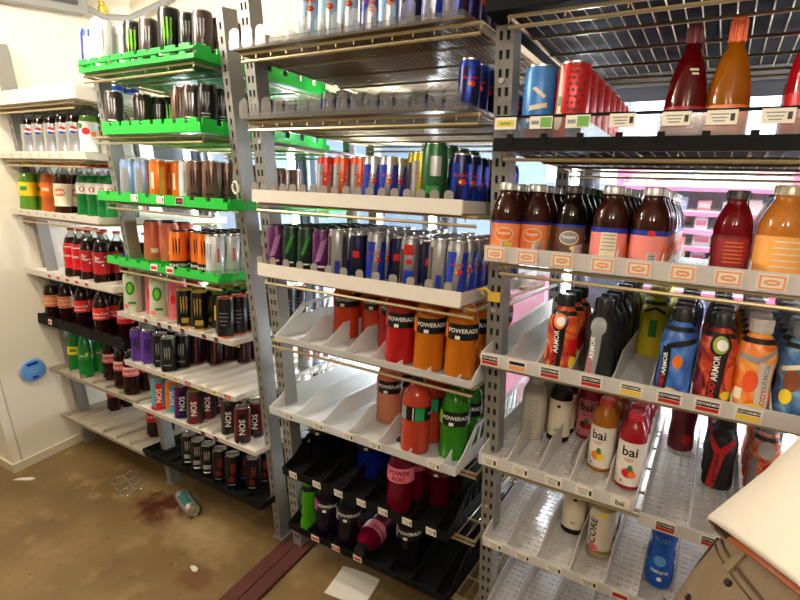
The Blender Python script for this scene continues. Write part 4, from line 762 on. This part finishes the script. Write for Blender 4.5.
rows('C4', [(-1.27, .03, 'plum', 8, 'plum purple can'), (-1.205, .035, 'dkgreen', 8, 'dark green can'), (-1.14, .035, 'dkgreen', 8, 'dark green can'), (-1.075, .03, 'plum', 8, 'plum purple can'), (-1.01, .03, 'sil_slim', 8, 'slim plain silver can'), (-.948, .05, 'dark_slim', 8, 'slim dark can'), (-.886, .06, 'bull_tall', 8, 'slim silver can with blue panels'), (-.825, .09, 'dark_slim', 8, 'slim dark can'), (-.765, .06, 'sil_red', 8, 'slim silver can with red top'), (-.705, .07, 'dark_slim', 8, 'slim dark can'), (-.648, .015, 'sil_slim', 8, 'slim plain silver can'), (-.590, .012, 'bull_tall', 8, 'slim silver can with blue panels')])
rows('C5', [(-1.08, .15, 'pw_redorg', 3, 'red sports drink bottle'), (-.98, .18, 'pw_redorg', 3, 'red sports drink bottle'), (-.885, .14, 'pw_red', 3, 'crimson sports drink bottle'), (-.785, .03, 'pw_red', 4, 'crimson sports drink bottle'), (-.685, .03, 'pw_org', 4, 'orange sports drink bottle'), (-.583, .03, 'pw_org', 4, 'orange sports drink bottle')])
rows('C6', [(-.925, .17, 'pw_peach', 3, 'pale peach sports drink bottle'), (-.735, .03, 'pw_straw', 4, 'strawberry red bottle with green patch'), (-.62, .07, 'pw_green', 4, 'bright green sports drink bottle')])
rows('C7', [(-1.235, .14, 'pw_dark', 2, 'near-black sports drink bottle'), (-1.12, .20, 'pw_dark', 2, 'near-black sports drink bottle'), (-1.01, .15, 'pw_blue', 2, 'dark blue sports drink bottle'), (-.80, .03, 'pw_rock', 2, 'magenta bottle with pink label'), (-.71, .14, 'pw_wine', 2, 'wine red sports drink bottle')])
rows('C8', [(-1.21, .01, 'slim_green', 1, 'slim lime green bottle'), (-1.125, .02, 'pw_purple', 1, 'dark bottle with magenta label patch'), (-1.025, .02, 'pw_dark', 1, 'near-black sports drink bottle'), (-.79, .06, 'pw_dark', 2, 'near-black sports drink bottle')])
z0, th, _ = SHELF['C8']
yy = .20; place('pw_rock', (-.965, yy*C8+(th+.047)*S8, z0-yy*S8+(th+.047)*C8), (rad(90)-TILT, 0, rad(9)), 'dark red bottle lying on its side with cap forward, bottom black tray', 'drinks on bottom black tray', 'XYZ')

# rack D
def dtray(sh, lab, x0, x1, z, style, m, phrase, divs, tags=(), lip=.03, **k): tray(sh, 'bottle_tray', lab, x0, x1, z, style, m, divs, tags, phrase, lip=lip, **k)
dtray('D1', 'black notched tray on top of the nearest rack', -.515, .385, ZD['D1'], 'castle', PBLACK, 'top black shelf', span(-.42, .3, 8), lip=.028)
dtray('D2', 'black tray with clear front panel and pale green tags', -.485, .385, ZD['D2'], 'panel', PBLACK, 'clear-fronted shelf', [-.44, -.362, -.285, -.21, -.135, -.065, .01, .09, .18, .27], [(-.47+.012, 'yel'), (-.375, 'green'), (-.295, 'green'), (-.205, 'plain'), (-.105, 'plain'), (-.028, 'plain'), (.06, 'plain')], .064, tagw=.05, tagh=.026, dm=PCLEAR, tagz=.034)
dtray('D3', 'frosted tray of glass tea bottles with orange tags', -.50, .385, ZD['D3'], 'slotlip', PFROST2, 'tea bottle shelf', [-.452, -.372, -.28, -.185, -.095, -.012, .06, .15, .25], [(-.47, 'snap'), (-.39, 'snap'), (-.305, 'snap'), (-.215, 'snap'), (-.14, 'snap'), (-.055, 'snap'), (.027, 'snap'), (.10, 'snap')], .040, tagw=.048, tagh=.032, deckm=PFROST)
dtray('D4', 'frosted tray of sculpted sports bottles with red tags', -.50, .385, ZD['D4'], 'fin', PFROST2, 'sports bottle shelf', [-.42, -.345, -.262, -.165, -.085, -.005, .07, .14, .22, .3], [(-.475, 'armor'), (-.40, 'armoro'), (-.315, 'armor'), (-.215, 'armor'), (-.125, 'armory'), (-.045, 'armor'), (.03, 'armor'), (.105, 'armory')], .038, tagw=.05, tagh=.030, deckm=PFROST)
dtray('D5', 'slotted clear tray of flavored water at right', -.50, -.085, .741, 'slot', PFROST2, 'slotted water tray', [-.41, -.325, -.24, -.155], [(-.465, 'plain'), (-.375, 'plain'), (-.285, 'plain'), (-.205, 'plain'), (-.118, 'bai')], .036, tagw=.044, tagh=.028)
dtray('D5r', 'lower slotted tray beside the flavored water tray', -.07, .385, .713, 'slot', PFROST2, 'far right slotted tray', [.035, .135, .24], [(-.012, 'armor'), (.085, 'armor')], .036, tagw=.046, tagh=.028)
dtray('D6', 'slotted clear tray second from the bottom at right', -.48, .385, ZD['D6'], 'slot', PFROST2, 'lower slotted tray', [-.40, -.31, -.22, -.13, -.05, .03, .12, .22], [(-.44, 'plain'), (-.355, 'plain'), (-.265, 'plain'), (-.17, 'plain'), (-.09, 'red'), (-.01, 'red')], .032, tagw=.044, tagh=.024)
dtray('D7', 'empty slotted tray lowest at right', -.47, .385, ZD['D7'], 'slot', PFROST2, 'lowest tray at right', [-.38, -.28, -.18, -.08, .02, .12], [], .03)
rows('D1', [(-.475, .03, 'red_cup', 2, 'red can'), (-.385, .03, 'red_cup', 2, 'red can'), (-.295, .03, 'red_cup', 2, 'red can')])
rows('D2', [(-.40, .035, 'arz_blue', 2, 'large blue can with cream slashes'), (-.322, .03, 'arz_red', 8, 'large red patterned can'), (-.10, .05, 'wine_red', 2, 'dark red long-necked bottle'), (-.025, .05, 'wine_orange', 2, 'amber long-necked bottle'), (.105, .05, 'syrup_red', 2, 'ruby red bottle')])
SP = dict(spin=12)
rows('D3', [(-.462, .02, 'tea_peach', 7, 'brown tea bottle with peach label', SP), (-.40, .06, 'tea_peach', 7, 'brown tea bottle with peach label', SP), (-.315, .07, 'tea_dark', 7, 'dark tea bottle with brown label', SP), (-.215, .025, 'tea_rose', 7, 'tea bottle with rose label and text panel', SP), (-.132, .025, 'tea_rose2', 7, 'tea bottle with rose label and barcode', SP), (.022, .06, 'juice_red', 1, 'red juice bottle with dark lid', SP), (.105, .03, 'mango', 1, 'large mango-orange bottle', SP), (.20, .05, 'mango_small', 3, 'amber juice bottle', SP)])
row('D3', 7, 'mango_small', .105, .13, 5, 'amber juice bottle behind the mango one', spin=10)
rows('D4', [(-.300, .012, 'ba_red', 3, 'flame red sports bottle', dict(spin=-6)), (-.211, .02, 'ba_black', 8, 'black sculpted sports bottle', dict(spin=0)), (-.125, .36, 'ba_yel', 4, 'yellow sports bottle', dict(spin=0)), (-.045, .03, 'ba_blue', 8, 'blue sports bottle with dark collar', dict(spin=12)), (.033, .03, 'ba_straw', 7, 'red fruit sports bottle', dict(spin=5)), (.104, .03, 'ba_orange', 7, 'orange sports bottle with pale cap', dict(spin=0)), (.18, .04, 'ba_coconut', 7, 'steel blue sports bottle', dict(spin=0))])
rows('D5', [(-.42, .22, 'wht_tall', 3, 'beige-wrapped bottle with clear cap'), (-.345, .25, 'coffee', 4, 'dark bottle with cream wrap', dict(spin=0)), (-.272, .33, 'bai_pink', 4, 'pink-labelled fruit water', dict(spin=-4)), (-.196, .14, 'bai_org', 6, 'amber fruit water with white label', dict(spin=-8)), (-.118, .085, 'bai_red', 7, 'cherry red fruit water with white label', dict(spin=0))])
rows('D5r', [(-.015, .49, 'ba_maroon', 2, 'maroon sports bottle'), (.088, .29, 'ba_redx', 4, 'black bottle with red cross bands', dict(spin=-4)), (.19, .33, 'ba_tang', 4, 'tangerine sports bottle', dict(spin=-4))])
rows('D6', [(-.262, .19, 'coffee', 3, 'dark bottle with beige wrap'), (-.172, .12, 'core', 3, 'cream-wrapped bottle with big dark letters', dict(spin=0)), (-.012, .085, 'bliss', 2, 'curvy bright blue bottle', dict(spin=0))])

# loose tag tied to the energy-can rack post
t = thing('wire_tag', 'white paper tag hanging by wire from the post of the green-tray rack', 'tag', (-1.425, .036, 1.49))
h = MB(); h.tube([(0, .004, .05), (-.004, -.004, .02), (.0, -.006, 0)], .0012, 5); h.build('tie_wire', WIRED, t)
h = MB(); h.tube([(.004+.014*math.cos(2*PI*k/12), -.007, -.018+.020*math.sin(2*PI*k/12)) for k in range(12)], .004, 6, closed=True); h.build('tag_ring', PAPER, t)

h = MB(); h.tube([(-.018, 0, .002), (-.03, -.01, .018), (-.012, -.012, .026), (.004, -.008, .012)], .004, 6); h.box(-.004, .030, -.010, -.003, -.010, .016)
o = h.build('cable_tie', mat('yellow_tape', (226, 188, 70), rough=.5, noise=.06)); o.location = (-.500, .0445, 1.215); tag(o, 'yellow tape knotted on the post between middle and nearest racks', 'tape')
# ------------------------------------------------------------------ the shop beyond the glass
SW = mat('shop_wall', (170, 188, 208), rough=.6, noise=.03, nscale=3); SF = mat('shop_floor', (200, 190, 186), rough=.35, noise=.08, nscale=4); SPK = mat('gondola_pink', (236, 120, 160), rough=.4, noise=.04); SPW = mat('gondola_white', (236, 230, 232), rough=.45, noise=.03)
b = MB(); b.box(-5, 5, DY+.14, 6.6, -.1, 0); struct(b.build('floor_2', SF, smooth=False))
b = MB(); b.box(-5, 5, 6.5, 6.6, 0, 3); struct(b.build('wall_far', SW, smooth=False))
b = MB(); b.box(-5, 5, DY+.12, 6.6, 3, 3.1); struct(b.build('ceiling_2', MCE, smooth=False))
b = MB(); b.box(-5.1, -5, DY+.12, 6.6, 0, 3); struct(b.build('wall_shop_left', SW, smooth=False))
b = MB(); b.box(5, 5.1, DY+.12, 6.6, 0, 3); struct(b.build('wall_shop_right', SW, smooth=False))
WL = mat('daylight_pane', (255, 255, 255), emit=4.0, ecol=(225, 240, 255), rough=.3, noise=.01)
for i, (x0, x1) in enumerate([(-2.2, -1.3), (-1.15, -.25), (.05, .95), (1.1, 2.0)]):
    f = MB(); f.box(x0-.05, x1+.05, 6.46, 6.499, .9, .96); f.box(x0-.05, x1+.05, 6.46, 6.499, 2.5, 2.56); f.box(x0-.05, x0, 6.46, 6.499, .96, 2.5); f.box(x1, x1+.05, 6.46, 6.499, .96, 2.5); f.box(x0, x1, 6.47, 6.499, 1.9, 1.93)
    o = struct(f.build(f'window_{i+1}', SPW, smooth=False)); g = MB(); g.box(x0, x1, 6.485, 6.49, .96, 2.5); g.build('window_pane', WL, o, smooth=False)
def gondola(lab, x, y, w, levels, top):
    t = thing('shop_shelf_unit', lab, 'shelf unit', (x, y, 0)); h = MB(); h.box(0, w, .30, .34, 0, top); h.build('back_panel', SPW, t, smooth=False)
    for sx in (0, w/2-.02, w-.04): h = MB(); h.box(sx, sx+.04, -.004, .30, 0, top+.001); h.build('upright', SPK, t, smooth=False)
    for z in levels:
        h = MB(); h.box(.04, w/2-.02, 0, .30, z, z+.02); h.box(w/2+.02, w-.04, 0, .30, z, z+.02); s = h.build('shelf_board', SPW, t, smooth=False)
        h = MB(); h.box(.04, w-.04, -.016, -.005, z-.004, z+.022); h.build('shelf_rail', SPK, s, smooth=False)
    return t
LV = [.12, .33, .52, .70, .88, 1.05]
gondola('pink-railed candy shelf unit in the bright shop beyond the glass', -.20-.98, 2.3, 1.9, [.16, .40, .60, .77, .89, 1.00, 1.11, 1.26], 1.45).location = (-.62, 2.5, 0)
for o in []: pass
gz = [.16, .40, .60, .77, .89, 1.00, 1.11, 1.26]
cols_ = [(236, 236, 240), (236, 226, 232), (170, 205, 210), (230, 215, 170), (220, 150, 165), (170, 185, 215), (225, 225, 225)]
for li, z in enumerate(gz):
    for i in range(13):
        x = -.55+i*.135
        if abs(x+.62-.0) < .05 or abs(x-.33) < .07: continue
        w, d_, hh = random.uniform(.07, .11), random.uniform(.08, .14), random.uniform(.05, .085)
        bx = MB(); bx.box(0, w, 0, d_, 0, hh, 0); bx.box(w*.1, w*.9, -.001, 0, hh*.3, hh*.75, 1)
        c_ = random.choice(cols_); m_ = K('carton_%d_%d_%d' % c_, c_, rough=.5)
        o = bx.build('candy_box', [m_, SPW if c_[0] < 230 else SPK], smooth=False); o.location = (x, 2.53+random.uniform(0, .06), z+.0203)
        tag(o, 'small candy box on the pink-railed shop shelf', 'box', 'candy boxes in the shop')
t = thing('shop_bin', 'dark grey domed bin standing in the shop beyond the glass', 'bin', (-.56, 2.25, 0)); h = MB(); h.lathe([(0, 0), (.17, 0), (.19, .02), (.20, 1.02), (0, 1.02)], 28); h.build('bin_body', mat('bin_grey', (70, 78, 92), rough=.45, noise=.05), t)
h = MB(); h.lathe([(.205, 1.021), (.205, 1.06), (.19, 1.12), (.14, 1.20), (.07, 1.245), (0, 1.255)], 28); h.build('bin_lid', mat('bin_lid_grey', (64, 70, 84), rough=.4, noise=.05), t)
t = thing('ice_cream_chest', 'pink display chest with a white oval in the shop', 'chest', (-1.75, 1.62, 0)); h = MB(); h.box(0, .95, 0, .6, 0, .86); h.build('chest_body', mat('chest_pink', (240, 160, 180), rough=.4, noise=.04), t, smooth=False)
h = MB(); h.prism_y([(.55+.20*math.cos(2*PI*k/28), .66+.07*math.sin(2*PI*k/28)) for k in range(28)], -.004, -.0005); h.build('chest_emblem', SPW, t); h = MB(); h.box(-.01, .96, -.01, .61, .861, .90); h.build('chest_lid', SPW, t, smooth=False)
LAMP = mat('lamp_panel', (255, 255, 255), emit=12, ecol=(240, 246, 255), rough=.4, noise=.01)
for i, (x, y) in enumerate([(-2.6, 1.9), (-.6, 1.9), (1.4, 1.9), (-2.6, 4.3), (-.6, 4.3), (1.4, 4.3)]):
    t = thing('ceiling_panel_light', 'lit ceiling panel in the shop, '+['near left', 'near middle', 'near right', 'far left', 'far middle', 'far right'][i], 'light', (x, y, 2.96), group='shop ceiling lights'); h = MB(); h.box(-.62, .62, -.32, .32, 0, .039); h.build('light_frame', SPW, t, smooth=False); h = MB(); h.box(-.6, .6, -.3, .3, -.004, -.0005); h.build('light_diffuser', LAMP, t, smooth=False)

# ------------------------------------------------------------------ the person at right, bending towards the near rack
SKIN = mat('skin', (196, 140, 108), rough=.5, noise=.06, nscale=20); CLOTH = mat('white_shirt', (240, 230, 214), rough=.8, noise=.03, nscale=9, bump=.25); KHAKI = mat('brown_trousers', (116, 97, 74), rough=.85, noise=.3, nscale=16, bump=1.0)
def skin(nm, verts, edges, radii, m, par, lvl=2, root=0):
    me = bpy.data.meshes.new(nm); me.from_pydata(verts, edges, []); o = bpy.data.objects.new(nm, me); C.objects.link(o)
    md = o.modifiers.new('s', 'SKIN'); sb = o.modifiers.new('u', 'SUBSURF'); sb.levels = sb.render_levels = lvl
    for i, r in enumerate(radii):
        sv = me.skin_vertices[0].data[i]; sv.radius = r if isinstance(r, tuple) else (r, r); sv.use_root = (i == root)
    dg = bpy.context.evaluated_depsgraph_get(); dg.update(); m2 = bpy.data.meshes.new_from_object(o.evaluated_get(dg)); bpy.data.objects.remove(o)
    m2.materials.clear(); m2.materials.append(m); m2.polygons.foreach_set('use_smooth', [True]*len(m2.polygons)); m2.name = nm
    return obj(nm, m2, par)
def loft(mb, rings, mi=0, cap0=True, cap1=True, n=28, wob=0):
    """rings: (centre, u axis, v axis) ellipses"""
    vs = []; fs = []
    for j, (c, u, v) in enumerate(rings):
        for k in range(n):
            a = 2*PI*k/n; w = 1+wob*math.sin(5*a+j*1.3)
            vs.append(Vector(c)+Vector(u)*math.cos(a)*w+Vector(v)*math.sin(a)*w)
    m = len(rings)
    for j in range(m-1): fs += [(j*n+k, j*n+(k+1) % n, (j+1)*n+(k+1) % n, (j+1)*n+k) for k in range(n)]
    if cap0: fs.append(tuple(range(n-1, -1, -1)))
    if cap1: fs.append(tuple((m-1)*n+k for k in range(n)))
    mb.add(vs, fs, mi)
pr = thing('person', 'person in white shirt and brown trousers bending over at the right edge', 'person', (.173, -.628, 0))
ax = Vector((.49297, .54984, .67428)); fw = Vector((.16620, .70121, -.69331)); sd = Vector((-.85402, .45385, .25429))
hf = Vector((.23, .973, 0)); hs = Vector((-.973, .23, 0))          # level facing and sideways directions
hip = Vector((0, 0, .987))
def tp(a, f=0, s=0): return hip+ax*a+fw*f+sd*s
def lp(f, s, z): return hf*f+hs*s+Vector((0, 0, z))
V = []; E_ = []; R_ = []
def j(p, r, par=None):
    V.append(tuple(p)); R_.append(r)
    if par is not None: E_.append((par, len(V)-1))
    return len(V)-1
pel = j(tp(0), .11); bel = j(tp(.16), .105, pel); che = j(tp(.34, .0), .12, bel); sho = j(tp(.47), .10, che); nk = j(tp(.55, .01), .05, sho); hd0 = j(tp(.63, .03), .062, nk); hd1 = j(tp(.70, .035), .085, hd0); hd2 = j(tp(.78, .02), .07, hd1)
for s in (-1, 1):
    a = j(tp(-.04, 0, s*.09), .085, pel); k = j(lp(.03, s*.10, .52), .055, a); an = j(lp(-.03, s*.11, .09), .038, k); j(lp(.10, s*.12, .035), .033, an)
    q = .17 if s < 0 else .10; a = j(tp(.46, 0, s*q), .055, sho); e = j(tp(.30, .18, s*(q+.01)), .042, a); w = j(tp(.20, .36, s*.12), .028, e); pm = j(tp(.17, .43, s*.125), (.024, .016), w)
    for fi in range(4):
        f1 = j(tp(.185-.018*fi, .47, s*.125), .0095, pm); f2 = j(tp(.185-.018*fi, .505-.004*abs(fi-1), s*.118), .0085, f1); j(tp(.185-.018*fi, .525-.006*abs(fi-1), s*.105), .0075, f2)
    t1 = j(tp(.215, .415, s*.11), .010, w); j(tp(.23, .455, s*.10), .0085, t1)
bd = skin('body', V, E_, R_, SKIN, pr, 2)
# face, ears, hair
def ball(nm, c, r, m, sc=(1, 1, 1), par=bd):
    mb = MB(); mb.lathe([(math.sin(PI*i/10)*r+(1e-7 if 0 < i < 10 else 0), -math.cos(PI*i/10)*r) for i in range(11)], 14); o = mb.build(nm, m, par); o.location = c; o.scale = sc; return o
for s in (-1, 1):
    ball('eye', tp(.705, .113, s*.032), .011, WHITE); ball('ear', tp(.70, .02, s*.086), .024, SKIN, (.7, .4, 1.1))
ball('nose', tp(.68, .128), .014, SKIN, (1, .8, 1.3)); ball('mouth', tp(.648, .108), .016, K('lip', (150, 80, 70), rough=.5), (.5, 1.3, .4))
ball('hair', tp(.745, .0), .098, K('dark_hair', (36, 26, 20), rough=.6), (1, .95, .95))
# trousers
mb = MB()
def ring(c, ru, rv, u=fw, v=sd): return (c, Vector(u)*ru, Vector(v)*rv)
loft(mb, [ring(tp(-.16, -.02), .07, .10), ring(tp(-.12, .02), .100, .148), ring(tp(-.05, .01), .116, .172), ring(tp(.03), .127, .182), ring(tp(.093), .130, .186), ring(tp(.096), .120, .172)])
for s in (-1, 1):
    L_ = lambda f, q, z, ru, rv: (lp(f, q, z), hf*ru, hs*rv)
    loft(mb, [ring(tp(-.02, -.01, s*.085), .115, .098), L_(-.03, s*.09, .86, .118, .098), L_(-.01, s*.095, .70, .098, .086), L_(.03, s*.10, .52, .082, .076), L_(0, s*.105, .30, .074, .07), L_(-.03, s*.11, .10, .072, .068), L_(-.03, s*.11, .06, .074, .07)], wob=.012)
tr = mb.build('trousers', KHAKI, pr, ang=60)
def S(a, t, e=.0):
    k = min(1, (a+.05)/.08); t = rad(t); return tp(a, .01*(1-k)+(.116+.011*k+.0477*max(0, a-.03)+e)*math.cos(t), (.172+.010*k+.0635*max(0, a-.03)+e)*math.sin(t))
mb = MB()
for a0, t0 in ((.005, 118), (.052, 132), (.02, 158)): mb.tube([S(a0, t0, -.003), S(a0, t0, .003)], .0045, 12)
mb.build('rivet', K('dark_rivet', (52, 42, 36), rough=.4, metal=.5), tr)
mb = MB(); mb.tube([S(.088-.0035*i, 108+4.6*i+.12*i*i, .0012) for i in range(13)], .0022, 6); mb.tube([S(.080-.0035*i, 104+4.6*i+.12*i*i, .0012) for i in range(13)], .0012, 6); mb.tube([S(.09-.012*i, 96-2*i, .0008) for i in range(12)], .0016, 6)
mb.build('pocket_seam', K('seam_brown', (70, 54, 38), rough=.85), tr)
mb = MB()
for t0 in (84, 128, 170):
    mb.box(-.006, .006, -.0015, .0015, -.016, .014); i0 = len(mb.v)-8; c = S(.078, t0, .002); q = (S(.078, t0+3)-S(.078, t0-3)).normalized()
    for i in range(i0, i0+8): x, y, z = mb.v[i]; mb.v[i] = tuple(c+q*x+ax*z+ax.cross(q)*y)
mb.build('belt_loop', KHAKI, tr)
mb = MB(); loft(mb, [ring(tp(.080), .120, .172), ring(tp(.082), .126, .181), ring(tp(.101), .126, .180), ring(tp(.103), .120, .171)]); mb.build('belt', K('tan_leather', (190, 96, 40), rough=.5), pr, ang=50)
q_ = lambda s: .16 if s < 0 else .10
# shirt: open hem, sleeves
mb = MB()
loft(mb, [ring(tp(.100), .158, .205), ring(tp(.106), .162, .209), ring(tp(.2), .150, .200), ring(tp(.32), .142, .196), ring(tp(.42, 0, -.02), .125, .18), ring(tp(.49, 0, -.01), .10, .145), ring(tp(.53, .005), .065, .085)], cap0=False, cap1=False, wob=.012)
for s in (-1, 1): loft(mb, [ring(tp(.45, .02, s*q_(s)), .075, .06, fw, ax), ring(tp(.40, .09, s*(q_(s)+.01)), .07, .062, (fw*.7+ax*.5).normalized(), sd), ring(tp(.33, .16, s*(q_(s)+.015)), .064, .060, (fw*.6+ax*.6).normalized(), sd)], cap0=True, cap1=False)
so = mb.build('shirt', CLOTH, pr, ang=60); md = so.modifiers.new('thick', 'SOLIDIFY'); md.thickness = .004; md.offset = 1
for s in (-1, 1):
    L_ = lambda f, q, z, ru, rv: (lp(f, q, z), hf*ru, hs*rv)
    mb = MB(); loft(mb, [L_(.045, s*.115, .002, .14, .048), L_(.045, s*.115, .03, .142, .05), L_(.02, s*.115, .06, .105, .046), L_(-.025, s*.112, .09, .058, .046)]); mb.build('shoe', K('dark_shoe', (50, 42, 38), rough=.6), pr)

# ------------------------------------------------------------------ light, camera
def area(nm, loc, tgt, sx, sy, e, col):
    l = bpy.data.lights.new(nm, 'AREA'); l.shape = 'RECTANGLE'; l.size = sx; l.size_y = sy; l.energy = e; l.color = col
    o = bpy.data.objects.new(nm, l); C.objects.link(o); o.location = loc; o.rotation_euler = (Vector(tgt)-Vector(loc)).to_track_quat('-Z', 'Y').to_euler(); return o
BULB = mat('lit_bulb', (255, 255, 255), emit=60, ecol=(255, 236, 205), rough=.4, noise=.01)
for i, (x, y, e, cn) in enumerate([(-2.35, -.95, 42, 'over the soda rack aisle'), (-1.95, -.40, 44, 'close above the top green shelf'), (.55, -1.75, 36, 'behind the camera'), (-.2, -1.9, 14, 'near the back of the cooler')]):
    t = thing('ceiling_lamp', 'caged round ceiling lamp '+cn, 'light', (x, y, CZ-.001)); h = MB(); h.lathe([(0, 0), (.07, 0), (.07, -.03), (.05, -.045), (0, -.045)], 24); h.build('lamp_base', MGAL, t)
    h = MB(); h.lathe([(.03, -.046), (.05, -.07), (.055, -.10), (.04, -.135), (0, -.15)], 20); h.build('lamp_globe', BULB, t)
    l = bpy.data.lights.new('lamp_glow', 'POINT'); l.energy = e; l.color = (1, .93, .82); l.shadow_soft_size = .07
    o = bpy.data.objects.new('lamp_glow', l); C.objects.link(o); o.location = (x, y, CZ-.26)
for x in (-2.6, -.6, 1.4): area('shop_light', (x, 2.4, 2.9), (x, 2.4, 0), 1.2, 2.4, 230, (.93, .97, 1))
w = bpy.data.worlds.new('w'); bpy.context.scene.world = w; w.use_nodes = True; w.node_tree.nodes['Background'].inputs[0].default_value = (.9, .93, 1, 1); w.node_tree.nodes['Background'].inputs[1].default_value = .1
cd = bpy.data.cameras.new('camera'); cd.sensor_width = 36; cd.lens = 524.3186*36/800; cd.clip_start = .02
co = bpy.data.objects.new('camera', cd); C.objects.link(co)
Rm = Matrix(((0.85289038, -0.14182896, 0.50245651), (0.52164533, 0.27120876, -0.80890788), (-0.02154404, 0.95201384, 0.30529576)))
co.matrix_world = Matrix.Translation(CAM) @ Rm.to_4x4()
sc = bpy.context.scene; sc.camera = co
sc.view_settings.view_transform = 'Standard'; sc.view_settings.look = 'None'; sc.view_settings.gamma = 1; sc.view_settings.exposure = 0.0
sc.cycles.transparent_max_bounces = 24; sc.cycles.max_bounces = 8; sc.cycles.sample_clamp_indirect = 4
